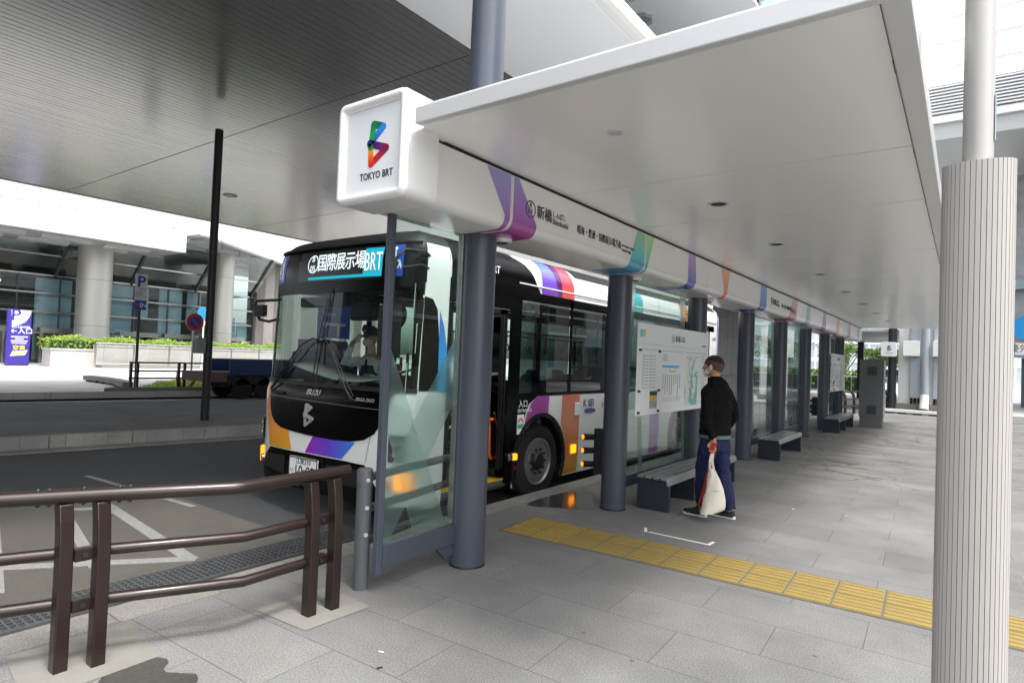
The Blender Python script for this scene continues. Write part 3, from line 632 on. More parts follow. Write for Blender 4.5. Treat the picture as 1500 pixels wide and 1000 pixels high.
ps = br(.36, .57, .07, .27, pm('poster_grey', (.35, .35, .33), .5, var=.5, vs=14), 'notice'); br(.36, .57, .22, .27, MT['dgrey'], 'notice_band', ps, .0015); br(.365, .565, .165, .215, MT['yellow'], 'notice_band', ps, .0018)
for a in (.055, .60):
    for b in (.035, .275, .735):
        g = G(); g.box(BX_, BX_+.018, by0+a-.022, by0+a+.022, bz0+b-.013, bz0+b+.013); g.done('clip', [MT['dgrey']], ib, bevel=.003)
for y in (6.5, 8.5):
    g = G(); g.box(BX_-.20, BX_-.012, y-.02, y+.02, 1.5, 1.54); g.done('fixing_arm', [MT['grey']], ib)
ib2 = copytree(ib, (-2.93, 7.49+12.2, 1.0), 'second white route map board far along the shelter above the last bench'); 
# ================================================================ BENCHES
MT['slat'] = pm('bench_slat', (.34, .34, .345), .28, var=.15, vs=5, stretch=(12, .6, 12), metal=.5)
MT['slate_d'] = pm('bench_panel', rgb('2c313a'), .4, var=.06)
def bench(y0, y1, sup, label):
    b = E('bench', (-2.72, y0, 0), label, 'bench', 'benches along the shelter')
    x0, x1, h = -2.90, -2.535, .335
    for y in sup:
        g = G(); g.prism([(x0, .004), (x1, .004), (x1, h-.02), (x1-.02, h), (x0+.02, h), (x0, h-.02)], lambda a, c, d: (a, d, c), y, y+.055); l = g.done('support', [MT['slate_d']], b, bevel=.006)
        g = G(); g.cyl((x1-.02, y+.027, .0), (x1-.02, y+.027, .012), .012, n=10); g.done('foot', [MT['steel']], l)
    for i in range(4):
        a = x0+.004+i*.091
        g = G()
        if i < 3: g.box(a, a+.072, y0-.03, y1+.03, h+.002, h+.032)
        else: g.prism([(a, h+.002), (a+.06, h+.002), (a+.072, h-.05), (a+.098, h-.05), (a+.092, h+.012), (a+.068, h+.032), (a, h+.032)], lambda p, c, d: (p, d, c), y0-.03, y1+.03)
        g.done('seat_slat', [MT['slat']], b, bevel=.008)
    return b
bench(6.38, 8.75, (6.38, 7.16, 7.95, 8.70), 'grey slatted bench nearest the camera, under the large route map board')
bench(11.3, 13.0, (11.3, 12.95), 'grey slatted bench in the middle, between the fourth and fifth columns')
bench(17.5, 19.9, (17.5, 18.5, 19.85), 'grey slatted bench farthest away, just before the grey cabinet')
# ================================================================ CABINET
cb = E('control_cabinet', (-2.1, 20.4, 0), 'tall grey steel control cabinet with two vents at the far end of the shelter', 'cabinet')
MT['cabd'] = pm('cabinet_grey', (.14, .145, .15), .5, var=.05); MT['cabl'] = pm('cabinet_light', (.42, .43, .43), .45, var=.04)
g = G(); g.box(-2.46, -1.86, 20.30, 20.75, .30, 1.93); bd = g.done('body', [MT['cabd']], cb, bevel=.01)
g = G(); g.box(-1.858, -1.85, 20.32, 20.73, .32, 1.91); dr = g.done('door', [MT['cabl']], cb)
g = G(); g.cyl((-1.85, 20.40, 1.1), (-1.83, 20.40, 1.1), .015, n=10); g.done('handle', [MT['steel']], dr)
g = G(); g.box(-2.44, -1.88, 20.32, 20.73, 0, .30); g.done('plinth', [MT['cabd']], cb)
for z in (1.60, .50):
    g = G(); g.box(-2.26, -2.02, 20.285, 20.30, z-.13, z+.13)
    for k in range(7): g.box(-2.22, -2.06, 20.275, 20.285, z-.08+k*.025, z-.07+k*.025)
    g.done('vent', [pm('vent_grey', (.065, .067, .07), .6)], cb)
for x in (-2.2, -2.1): 
    g = G(); g.lathe([(.008, 1.93), (.014, 1.945), (.014, 1.975), (.006, 1.985)], (x, 20.45, 0), n=10); g.done('lifting_eye', [MT['steel']], cb)
# ================================================================ RIBBED POST, right foreground
rp = E('ribbed_post', (.03, 2.95, 0), 'tall beige pole with ribbed cladding round its lower part standing at the right edge', 'post')
MT['rib'] = pm('rib_cladding', (.43, .415, .39), .5, var=.06, vs=8, stretch=(6, 6, .5)); MT['poleb'] = pm('pole_beige', (.44, .43, .41), .35, var=.04, coat=.2)
g = G(); PX, PY, RR = .028, 2.98, .117; n = 42; ZT = 2.42
pts = []
for k in range(n):
    a0 = 2*math.pi*k/n; da = 2*math.pi/n
    for fr, rr0 in ((.0, RR-.005), (.08, RR-.005), (.12, RR), (.97, RR)): pts.append((PX+rr0*math.cos(a0+da*fr), PY+.58*rr0*math.sin(a0+da*fr)))
inner = [(PX+.085*math.cos(2*math.pi*k/len(pts)), PY+.052*math.sin(2*math.pi*k/len(pts))) for k in range(len(pts))]
m_ = len(pts); vs = [(x, y, 0) for x, y in pts]+[(x, y, ZT) for x, y in pts]+[(x, y, ZT) for x, y in inner]
fs = [(i, (i+1) % m_, m_+(i+1) % m_, m_+i) for i in range(m_)]+[(m_+i, m_+(i+1) % m_, 2*m_+(i+1) % m_, 2*m_+i) for i in range(m_)]
g.add(vs, fs); g.mi = [1 if i < m_ and i % 4 in (0, 1, 3) else 0 for i in range(len(g.f))]; g.done('ribbed_cladding', [MT['rib'], pm('rib_groove', (.24, .20, .185), .6)], rp, smooth=20)
g = G(); g.cyl((PX-.003, PY, 0), (PX-.003, PY, 7), .050, n=40); g.done('pole', [MT['poleb']], rp, smooth=40)
g = G(); g.box(PX+.047, PX+.0515, PY-.02, PY+.01, 2.5, 2.68); g.done('sticker', [pm('sticker', (.5, .58, .58), .5)], rp)
# ================================================================ BUS
BX, BY, BZ, HW, DD, LEN = -5.645, 4.18, -.2, 1.25, .42, 9.55
bus = E('city_bus', (BX, BY+LEN/2, BZ), 'white single decker city bus with black front and colourful stripes stopped at the shelter', 'bus')
nexp = 3.2
PN = []
for k in range(0, 61):
    a = math.pi/2*k/60; PN.append((HW*math.sin(a)**(2/nexp), DD*(1-math.cos(a)**(2/nexp))))
v_ = DD
while v_ < LEN-.12: v_ = min(v_+.25, LEN-.12); PN.append((HW, v_))
for k in range(1, 9): a = math.pi/2*k/8; PN.append((HW-.12+.12*math.cos(a), LEN-.12+.12*math.sin(a)))
PN.append((0, LEN))
PS = [0.]
for p, q in zip(PN, PN[1:]): PS.append(PS[-1]+math.hypot(q[0]-p[0], q[1]-p[1]))
import bisect
def planp(s):
    sg = 1 if s >= 0 else -1; s = min(abs(s), PS[-1]-1e-6)
    i = min(max(bisect.bisect_right(PS, s)-1, 0), len(PN)-2)
    while PS[i+1]-PS[i] < 1e-9 and i < len(PN)-2: i += 1
    p, q = PN[i], PN[i+1]; k = (s-PS[i])/(PS[i+1]-PS[i]); dx, dy = q[0]-p[0], q[1]-p[1]; l = math.hypot(dx, dy)
    return sg*(p[0]+dx*k), p[1]+dy*k, sg*dy/l, -dx/l
S0 = PS[60]
def SU(u_):   # front coordinate to arc length
    sg = 1 if u_ >= 0 else -1; u_ = abs(u_)
    for i in range(60):
        if PN[i+1][0] >= u_: return sg*(PS[i]+(PS[i+1]-PS[i])*(u_-PN[i][0])/max(PN[i+1][0]-PN[i][0], 1e-9))
    return sg*S0
def SV(v): 
    if v >= DD: return S0+(v-DD)
    for i in range(60):
        if PN[i+1][1] >= v: return PS[i]+(PS[i+1]-PS[i])*(v-PN[i][1])/max(PN[i+1][1]-PN[i][1], 1e-9)
RT = .30
def busS(s, t, off):
    uu, vv, nx, ny = planp(s)
    if t <= 2.74: ins, z, c, sn = 0, t, 1, 0
    else:
        a = min((t-2.74)/RT, math.pi/2); ins, z, c, sn = RT*(1-math.cos(a)), 2.74+RT*1.15*math.sin(a), math.cos(a), math.sin(a)
    if t < .5: ins += (.5-t)*.06
    fr = max(0, 1-vv/.9); bl = min(1, max(0, (1.42-t)/.12)); o_b = .045*bl*fr
    rake = max(0, t-1.40)*.05*fr
    o = off*c-ins+o_b
    return (BX+uu+nx*o, BY+vv+ny*o+rake, BZ+z+off*sn)
def bp(name, poly, mat, off=0., parent=None, ds=.08, dt=.12, thick=0.): return patch(name, poly, busS, mat, parent or bus, off, ds, dt, thick)
TT = 2.74+RT*math.pi/2
MT['busw'] = pm('bus_white_paint', (.74, .74, .73), .22, coat=.5, var=.025, vs=3)
MT['dark_in'] = pm('cabin_dark', (.018, .019, .02), .6, var=.1)
MT['cabin'] = pm('cabin_grey', (.08, .085, .085), .55, var=.08)
def rectS(s0, s1, t0, t1): return [(s0, t0), (s1, t0), (s1, t1), (s0, t1)]
# --- front white shell below the windscreen, wrapping both corners
bp('front_shell', rectS(SU(-1.1)-.62, SU(1.1)+.52, .28, 1.41), MT['busw'], ds=.05)
# black mask, lower grille
mk = [(-.92, 1.412), (-.91, 1.3), (-.885, 1.13), (-.84, 1.02), (-.75, .95), (-.62, .905), (-.4, .885), (-.1, .87), (.3, .865), (.6, .875), (.78, .91), (.9, .98), (.985, 1.12), (1.05, 1.3), (1.09, 1.412)]
fm = bp('front_mask', [(SU(a), b) for a, b in mk], MT['black'], off=.007, ds=.05, dt=.06)
lg = [(-.84, .66), (-.6, .665), (0, .67), (.55, .67), (.80, .66), (1.0, .36), (1.02, .27), (-1.10, .27), (-1.10, .42), (-1.02, .50)]
gr = bp('lower_grille', [(SU(a), b) for a, b in lg], MT['black'], off=.004, ds=.05, dt=.06)
g = G()
for a in (-.62, -.25, .28, .6):
    pass
bp('grille_recess', [(SU(a), b) for a, b in [(.25, .6), (.8, .6), (.9, .42), (.25, .42)]], MT['blackm'], off=.008, parent=gr); bp('grille_recess', [(SU(a), b) for a, b in [(-.95, .58), (-.5, .6), (-.5, .40), (-1.05, .42)]], MT['blackm'], off=.008, parent=gr)
# printed colour bands on the bumper
def gm(n, cols, ax, lo, hi): return grad(n, cols, ax, lo, hi, rough=.2, coat=.5)
bp('colour_band', [(SU(a), b) for a, b in [(-.99, 1.41), (-.975, 1.1), (-.935, .9), (-.87, .70), (-.84, .672), (-.38, .678), (-.455, .9), (-.62, .908), (-.75, .953), (-.84, 1.023), (-.885, 1.135), (-.91, 1.3), (-.92, 1.41)]], gm('band_orange', [V('d89a20'), V('f09040'), V('ee7038')], 2, BZ+.68, BZ+1.38), off=.0045, ds=.05, dt=.05)
bp('colour_band', [(SU(a), b) for a, b in [(-.13, .682), (.48, .684), (.66, .87), (.3, .866), (0.0, .871)]], gm('band_violet', [V('8a2cb0'), V('6840c8'), V('3478e0')], 0, BX-.1, BX+.62), off=.0045, ds=.05, dt=.05)
bp('panel_seam', [(SU(a), b) for a, b in [(.80, .672), (.807, .672), (.857, .955), (.85, .955)]], MT['inkg'], off=.0046)
bp('panel_seam', [(SU(-1.18), 1.08), (SU(-1.235), 1.09), (SU(-1.235), 1.083), (SU(-1.18), 1.073)], MT['inkg'], off=.0046)
bp('panel_seam', rectS(SU(.95), S0-.1, .98, .986), MT['inkg'], off=.0046)
# windscreen and upper front
ws = bp('windscreen', [(SU(-1.215), 1.43), (SU(1.215), 1.43), (SU(1.215), 2.44), (SU(-1.215), 2.44)], MT['glassws'], off=.0, ds=.05)
def mb(nm, a0, a1, t0, t1, mat=MT['black'], off=.006, par=None, **k): return bp(nm, rectS(a0, a1, t0, t1), mat, off, par, **k)
mb('screen_surround', SU(-1.228), SU(1.228), 1.40, 1.445, MT['blackm'], thick=.01); mb('screen_surround', SU(-1.228), SU(1.228), 2.42, 2.52, MT['black'])
A0, A1 = SU(1.215), SV(.62)
mb('front_pillar', SU(1.19), SU(1.228), 1.40, 2.52, MT['black'], .005)
mb('front_pillar', -SU(1.228), -SU(1.19), 1.40, 2.52, MT['blackm'], .005)
db = mb('destination_panel', -SU(1.228)-.03, SU(1.228)+.03, 2.52, 2.92, MT['black'], .004, ds=.05)
cap = mb('roof_cap', -SV(1.9), SV(1.9), 2.92, TT, MT['blackm'], .004, dt=.05); 
mb('roof_lip', SU(-1.22), SU(1.22), 2.905, 2.93, MT['blackm'], .015, thick=.02)
# roof top
g = G(); top = [busS(s, TT, 0) for s in [PS[-1]*(-1+2*k/160) for k in range(161)]]
g.add(top, [tuple(range(161))]); g.done('roof', [MT['busw']], bus)
# destination display
def FT(body, size, u_, t_, mat, par, align='LEFT', **k):
    # lettering laid on the nearly flat middle of the front, following its turn
    s = SU(u_); a = Vector(busS(s-.01, t_, 0)); b = Vector(busS(s+.01, t_, 0)); c = Vector(busS(s, t_+.02, 0)); p = Vector(busS(s, t_, k.pop('off', .012)))
    rt = (b-a).normalized(); up = (c-(a+b)/2).normalized(); return text('display_text', body, size, mat, par, p, rt, up, align, **k)
MT['ledblk'] = pm('display_black', (.006, .006, .008), .3, var=.02)
mb('display_screen', SU(-.56), SU(.82), 2.555, 2.88, MT['ledblk'], .008, db)
mb('display_band', SU(-.36), SU(.46), 2.575, 2.605, MT['ledc'], .010, db); mb('display_band', SU(.56), SU(.82), 2.575, 2.86, MT['ledc'], .010, db); mb('display_band', SU(.45), SU(.57), 2.575, 2.605, MT['ledc'], .0101, db)
for i, ch in enumerate('国際展示場'): FT(ch, .205, -.115+i*.157, 2.745, MT['leds'], db, 'CENTER', bold=.025, xs=.80)
FT('BRT', .27, .57, 2.72, MT['leds'], db, bold=.02, xs=.55, off=.0125)
FT('BRT', .27, .565, 2.715, MT['ink'], db, bold=.045, xs=.55, off=.0115)
FT('B', .085, -.285, 2.795, MT['leds'], db, 'CENTER', bold=.02); FT('05', .095, -.285, 2.70, MT['leds'], db, 'CENTER', bold=.02)
g = G(); ring(g, (-.285, 2.745), .083, .095, lambda a, b, d: busS(SU(a), b, .010+d), 0, .002); g.done('display_roundel', [MT['leds']], db)
MT['signblue'] = pm('sign_blue', V('2450b8'), .35, var=.04)
def picto(u0, u1, kind):
    c = (u0+u1)/2; o = mb('access_sign', SU(u0), SU(u1), 2.57, 2.88, MT['signblue'], .009, db); g = G(); fn = lambda a, b, d: busS(SU(a), b, .0115+d)
    if kind == 'pram':
        g.prism(circ((c+.025, 2.84), .016, 14), fn, 0, .001)
        for q in strip([(c+.022, 2.82), (c+.03, 2.73)], .035)+strip([(c+.028, 2.74), (c+.05, 2.60)], .016)+strip([(c+.028, 2.74), (c+.01, 2.60)], .016)+strip([(c+.02, 2.80), (c-.03, 2.73)], .012)+strip([(c-.03, 2.73), (c-.06, 2.66)], .02)+strip([(c-.07, 2.63), (c-.02, 2.64)], .015): g.prism([tuple(v) for v in q], fn, 0, .001)
        g.prism(circ((c-.06, 2.70), .016, 12), fn, 0, .001)
    else:
        g.prism(circ((c, 2.84), .018, 14), fn, 0, .001)
        for q in strip([(c, 2.82), (c, 2.73)], .02)+strip([(c, 2.77), (c+.05, 2.77)], .014)+strip([(c, 2.73), (c+.05, 2.73)], .018)+strip([(c+.05, 2.73), (c+.075, 2.65)], .018)+strip([(c+.07, 2.65), (c+.095, 2.665)], .014): g.prism([tuple(v) for v in q], fn, 0, .001)
        for k in range(18):
            a, b = R(110+14*k), R(110+14*(k+1)); g.prism([(c-.01+q_*math.cos(t), 2.70+q_*math.sin(t)) for q_, t in ((.055, a), (.068, a), (.068, b), (.055, b))], fn, 0, .001)
    g.done('pictogram', [MT['wink']], o)
picto(-1.06, -.87, 'pram'); picto(.88, 1.06, 'chair')
# maker lettering and emblem on the mask
MT['letters'] = pm('silver_letters', (.34, .34, .34), .3, metal=.3)
FT('ISUZU', .085, -.02, 1.335, MT['letters'], fm, 'CENTER', bold=.03, off=.022)
FT('ERGA DUO', .05, .66, 1.31, MT['letters'], fm, bold=.01, off=.022)
emblem('front_emblem', fm, lambda a, b, d: busS(SU(a), b, .012+d*6), -.075, 1.085, .27, None, w=.125, mono=MT['letters'])
bp('mask_seam', [(SU(-1.0), 1.262), (SU(1.0), 1.228), (SU(1.0), 1.224), (SU(-1.0), 1.258)], MT['inkg'], .009, parent=fm)
for a in (-.62, .62):
    g = G(); p = Vector(busS(SU(a), 1.30, .03)); g.ball(p, .05, .02, .015); g.done('wiper_pivot', [MT['blackm']], fm, smooth=60)
# number plate
g = G(); pc = Vector(busS(SU(-.11), .505, .02)); g.box(pc.x-.25, pc.x+.25, pc.y-.012, pc.y, pc.z-.12, pc.z+.12); npl = g.done('number_plate', [MT['board']], bus, bevel=.004)
g = G(); 
for (a0, a1, b0, b1) in ((-.25, .25, .108, .12), (-.25, .25, -.12, -.108), (-.25, -.238, -.12, .12), (.238, .25, -.12, .12)): g.box(pc.x+a0, pc.x+a1, pc.y-.018, pc.y-.0125, pc.z+b0, pc.z+b1)
g.done('plate_frame', [MT['chrome']], npl)
text('plate_text', '江東210', .075, MT['ink'], npl, (pc.x, pc.y-.0125, pc.z+.075), (1, 0, 0), (0, 0, 1), 'CENTER', bold=.01)
text('plate_text', 'い', .06, MT['ink'], npl, (pc.x-.20, pc.y-.0125, pc.z-.03), (1, 0, 0), (0, 0, 1), 'CENTER', bold=.01)
text('plate_text', '10-09', .17, MT['ink'], npl, (pc.x+.02, pc.y-.0125, pc.z-.035), (1, 0, 0), (0, 0, 1), 'CENTER', bold=.025, xs=.92)
g = G()
for i, (a, c) in enumerate(((-.2, 0), (-.12, 1), (.05, 2), (.14, 0))): 
    for q in strip([(a, -.09), (a+.12, .09)], .012): g.prism([tuple(v) for v in q], lambda a_, b_, d: (pc.x+a_, pc.y-.0122-d*.2, pc.z+b_), 0, .001, c)
g.done('plate_pattern', [pm('pale_pink', V('e8b8cc'), .5), pm('pale_blue', V('b0d0e8'), .5), pm('pale_yellow', V('ece4a8'), .5)], npl)
# lamps
def lamp_at(nm, s, t, w, h, mat, par=None, off=.008, th=.02): return bp(nm, rectS(s-w/2, s+w/2, t-h/2, t+h/2), mat, off, par or bus, ds=.03, dt=.03, thick=th)
MT['lens'] = pm('lamp_chrome', (.55, .56, .58), .12, metal=.9, var=.3, vs=40)
for sg in (-1, 1):
    c = sg*SU(1.12)
    hb = lamp_at('headlamp', c, .85, .15, .26, MT['black'], th=.01)
    for t_ in (.91, .80):
        g = G(); p = Vector(busS(c, t_, .024)); q = Vector(busS(c, t_, .036)); g.cyl(p, q, .045, .04, n=18); g.done('lamp_lens', [MT['lens']], hb, smooth=40)
    tl = lamp_at('turn_lamp', sg*SU(1.17), .53, .13, .17, MT['amber'], th=.03)
    g = G(); p = Vector(busS(sg*SU(1.05), .50, .008)); q = Vector(busS(sg*SU(1.05), .50, .03)); g.cyl(p, q, .045, n=18); g.done('fog_lamp', [MT['lens']], bus, smooth=40)
# A-pillar side panel, platform side, with quarter light and blue band
E0 = SU(1.228)
bp('side_panel', [(E0, 1.40), (SV(.64), 1.40), (SV(.64), 2.92), (E0+.03, 2.92)], MT['busw'], off=0, ds=.05)
bp('side_panel', rectS(SV(.34), SV(.64), .24, 1.40), MT['busw'], off=.001, ds=.05)
qw = bp('quarter_light', [(E0+.02, 1.42), (SV(.525), 1.42), (SV(.51), 1.95), (SV(.46), 2.26), (SV(.38), 2.36), (E0+.02, 2.38)], MT['black'], off=.004, ds=.04)
bp('colour_band', [(SV(.525), 1.40), (SV(.64), 1.40), (SV(.64), 1.85), (SV(.58), 2.08), (SV(.50), 2.25), (SV(.51), 1.9)], gm('band_sky', [V('48b4e8'), V('3470d0')], 2, 1.15, 2.0), off=.0042, ds=.04)
# --- platform side (positive s)
WA, WR = 2.49, .565
def arch(c, r_, z0, n=20, zc=.47): 
    a0 = math.asin((z0-zc)/r_); return [(SV(c)+r_*math.cos(a), zc+r_*math.sin(a)*1.03) for a in [math.pi-a0-(math.pi-2*a0)*k/n for k in range(n+1)]]
RWA = 7.35
low = [(SV(1.94), .22)]+arch(WA, WR, .22)+arch(RWA, WR, .22)+[(PS[-1]-.2, .22), (PS[-1]-.2, 1.32), (SV(1.94), 1.32)]
bp('side_skirt', low, MT['busw'], ds=.25, dt=.2)
for c, nm in ((WA, 'front'), (RWA, 'rear')):
    an = arch(c, WR, .22, 28); ao = [(SV(c)+(a-SV(c))*1.085, .47+(b-.47)*1.085) for a, b in an]
    for (p, q, r__, s__) in [(an[i], an[i+1], ao[i+1], ao[i]) for i in range(28)]: pass
    g = G(); vs = [busS(a, b, o_) for o_ in (-.01, .016) for a, b in an+ao]; k_ = len(an)
    g.add(vs, [(i, i+1, k_+i+1, k_+i) for i in range(k_-1)]+[(2*k_+i, 2*k_+i+1, 3*k_+i+1, 3*k_+i) for i in range(k_-1)]+[(i, i+1, 2*k_+i+1, 2*k_+i) for i in range(k_-1)]+[(k_+i, k_+i+1, 3*k_+i+1, 3*k_+i) for i in range(k_-1)])
    g.done('arch_trim', [MT['blackm']], bus, smooth=30)
# black panel and slash in front of the wheel
bp('skirt_graphic', [(SV(1.94), .32), (SV(1.90), .32), (SV(1.90), 1.325), (SV(2.52), 1.325), (SV(2.40), 1.32), (SV(2.2), 1.22), (SV(2.09), 1.02), (SV(2.0), .72)], MT['black'], .004)
bp('skirt_graphic', [(SV(1.90), .22), (SV(1.93), .22), (SV(1.93), .6), (SV(1.90), .5)], MT['busw'], .005)
MT['busw2'] = MT['busw']
bp('skirt_graphic', [(SV(2.12), .98), (SV(2.16), 1.10), (SV(2.24), 1.22), (SV(2.38), 1.31), (SV(2.45), 1.318), (SV(2.665), 1.318), (SV(2.65), 1.052), (SV(2.45), 1.06), (SV(2.30), 1.02), (SV(2.15), .90)], gm('band_plum', [V('983c78'), V('a048a0')], 2, .75, 1.1), .0065, ds=.1)
bp('skirt_graphic', [(SV(3.0), 1.318), (SV(3.46), 1.318), (SV(3.46), .23), (SV(3.07), .23), (SV(3.10), .47), (SV(3.07), .75), (SV(2.98), .92)], gm('band_amber', [V('c8962c'), V('d07838'), V('c45838')], 2, .0, 1.1), .004, ds=.12)
bp('panel_seam', rectS(SV(3.1), SV(9.3), .70, .706), MT['inkg'], .0055, ds=.3)
for x in (4.9, 5.6, 6.4): bp('panel_seam', rectS(SV(x), SV(x)+.005, .23, 1.30), MT['inkg'], .0055)
for v0, v1, cols in ((4.6, 5.0, ('48b8a0', '58a8d8')), (5.9, 6.3, ('a048a0', '7058c0')), (8.3, 8.8, ('e88040', 'd8a030'))):
    bp('skirt_graphic', rectS(SV(v0), SV(v1), .23, 1.318), gm('band_side', [V(c) for c in cols], 2, 0, 1.1), .004, ds=.2)
# side letters and small fittings
def ST(nm, body, size, v, t, mat, par=bus, **k): 
    return text(nm, body, size, mat, par, (BX+HW+.009, BY+v, BZ+t), (0, 1, 0), (0, 0, 1), **k)
ST('side_lettering', '入口', .10, 1.97, 1.225, MT['wink'], bold=.01); ST('side_lettering', 'ENTRANCE', .058, 1.96, 1.145, MT['wink'])
ST('side_lettering', 'KEISEI BUS', .10, 4.12, 1.135, MT['inkg'], xs=.9); ST('side_lettering', 'K SEI', .15, 3.56, 1.18, pm('print_navy', V('3a4470'), .4), bold=.01)
g = G(); g.prism([(3.77+.17*math.cos(a), 1.07+.035*math.sin(a)) for a in [R(20*k) for k in range(18)]], lambda a, b, d: (BX+HW+.006+d, BY+a, BZ+b), 0, .001); g.done('logo_oval', [pm('print_blue2', V('4a5494'), .4)], bus)
st = G(); st.box(BX+HW+.005, BX+HW+.007, BY+1.96, BY+2.10, BZ+.86, BZ+1.10); stk = st.done('door_notice', [MT['board']], bus)
g = G()
for k, (c0, c1) in enumerate(((.050, .062), (.038, .049), (.026, .037))):
    for i in range(10):
        a, b = math.pi*i/10, math.pi*(i+1)/10; g.prism([(2.03+q_*math.cos(t), 1.0+q_*math.sin(t)) for q_, t in ((c0, a), (c1, a), (c1, b), (c0, b))], lambda a_, b_, d: (BX+HW+.0072+d, BY+a_, BZ+b_), 0, .001, k)
g.prism([(1.97, .93), (2.09, .93), (2.09, .985), (1.97, .985)], lambda a_, b_, d: (BX+HW+.0072+d, BY+a_, BZ+b_), 0, .001, 3)
g.done('notice_print', [pm('rb1', V('d85040'), .4), pm('rb2', V('e0c040'), .4), pm('rb3', V('4a80c8'), .4), pm('rb4', V('48a890'), .4)], stk)
g = G(); g.box(BX+HW+.004, BX+HW+.02, BY+3.32, BY+3.45, BZ+1.02, BZ+1.20); g.done('side_fitting', [MT['board']], bus, bevel=.015)
g = G(); g.box(BX+HW+.006, BX+HW+.025, BY+3.25, BY+3.38, BZ+.50, BZ+.62); g.done('side_marker', [MT['amber']], bus, bevel=.012)
g = G(); g.box(BX+HW+.002, BX+HW+.05, BY+1.86, BY+1.94, BZ+.56, BZ+.64); g.done('side_repeater', [MT['amber']], bus, bevel=.015)
g = G(); g.box(BX+HW+.002, BX+HW+.045, BY+1.78, BY+1.855, BZ+.56, BZ+.64); g.done('side_repeater', [MT['lens']], bus, bevel=.012)
g = G(); g.cyl((BX+HW+.004, BY+1.93, BZ+.46), (BX+HW+.014, BY+1.93, BZ+.46), .03, n=16); g.done('reflector', [pm('red_reflector', (.16, .01, .01), .2)], bus)
# window band, platform side
bp('window_frame', rectS(SV(1.74), SV(1.98), .30, 2.60), MT['black'], .002); 
bp('window_frame', rectS(SV(1.9), PS[-1]-.2, 2.50, 2.62), MT['black'], .003, ds=.3); bp('window_frame', rectS(SV(1.9), PS[-1]-.2, 1.315, 1.36), MT['black'], .0035, ds=.3)
WN = [(1.98, 3.12)]+[(3.20+k*1.42, 3.20+k*1.42+1.34) for k in range(4)]
for a, b in WN:
    w = bp('side_window', rectS(SV(a), SV(b), 1.36, 2.50), MT['glassbus'], -.002, ds=.4, dt=.4)
    bp('window_frame', rectS(SV(b), SV(b+.08), 1.33, 2.6), MT['black'], .003)
    if a > 3: bp('sash_bar', rectS(SV(a), SV(b), 1.70, 1.722), MT['blackm'], .004, parent=w, ds=.4)
bp('side_panel', rectS(SV(8.88), PS[-1]-.2, 1.3, 2.62), MT['busw'], .003, ds=.2)
ST('side_lettering', '1009', .12, 9.02, 2.35, MT['inkg'])
bp('colour_band', rectS(SV(9.35), SV(9.5), 1.3, 2.9), gm('band_lilac', [V('8a6cc8'), V('7a60c0')], 2, 1, 2), .005)
# roof shroud above the windows: black nose with curved edge, then white with bands
shr = bp('roof_shroud', [(SV(.64), 2.40), (SV(1.8), 2.40), (SV(1.8), 2.62), (SV(1.9), 2.62), (PS[-1]-.2, 2.62), (PS[-1]-.2, TT), (SV(.64), TT)], MT['busw'], .0, ds=.25, dt=.05)
bp('shroud_nose', [(SV(.66), 2.42), (SV(1.9), 2.62), (SV(2.38), 2.62), (SV(2.30), 2.70), (SV(2.2), 2.83), (SV(2.08), 2.94), (SV(1.9), 3.02), (SV(1.6), 3.06), (SV(1.2), 3.07), (SV(.9), 3.07), (SV(.66), 3.06)], MT['black'], .005, ds=.12, dt=.04)
bp('door_lintel', rectS(SV(.64), SV(1.9), 2.36, 2.62), MT['black'], .006, ds=.2)
ST('side_lettering', 'TOKYO BRT', .12, .90, 2.80, MT['wink'], bold=.02, xs=.9)
bp('shroud_rib', rectS(SV(1.9), SV(9.3), 2.70, 2.715), MT['busw'], .004, ds=.3, thick=.008); bp('shroud_rib', rectS(SV(1.9), SV(9.3), 2.66, 2.668), MT['inkg'], .003, ds=.3)
def shb(v0, v1, w0, w1, cols, nm): bp('colour_band', [(SV(v0), 2.625), (SV(v1), 2.625), (SV(w1), TT-.02), (SV(w0), TT-.02)], gm(nm, [V(c) for c in cols], 2, 2.42, 2.88), .006, ds=.15, dt=.04)
shb(2.40, 2.80, 2.42, 2.62, ('6a30a0', '7058c8', '5890e8'), 'band_s1'); shb(2.80, 2.90, 2.62, 2.84, ('5a1a58', '4a1a70'), 'band_s2'); shb(2.90, 3.22, 2.84, 3.14, ('c84840', 'c84868'), 'band_s3')
shb(5.1, 5.5, 5.1, 5.4, ('40a898', '48b8d8'), 'band_s4'); shb(7.2, 7.6, 7.2, 7.5, ('e89040', 'e86838'), 'band_s5')
bp('roof_recess', [(SV(3.30), 2.93), (SV(9.3), 2.93), (SV(9.3), TT-.005), (SV(3.12), TT-.005)], MT['blackm'], .009, ds=.3, dt=.05)
# roof equipment ducts
g = G(); g.box(BX-.75, BX+.75, BY+2.2, BY+8.8, BZ+3.04, BZ+3.16); g.done('roof_unit', [MT['white']], bus, bevel=.05)
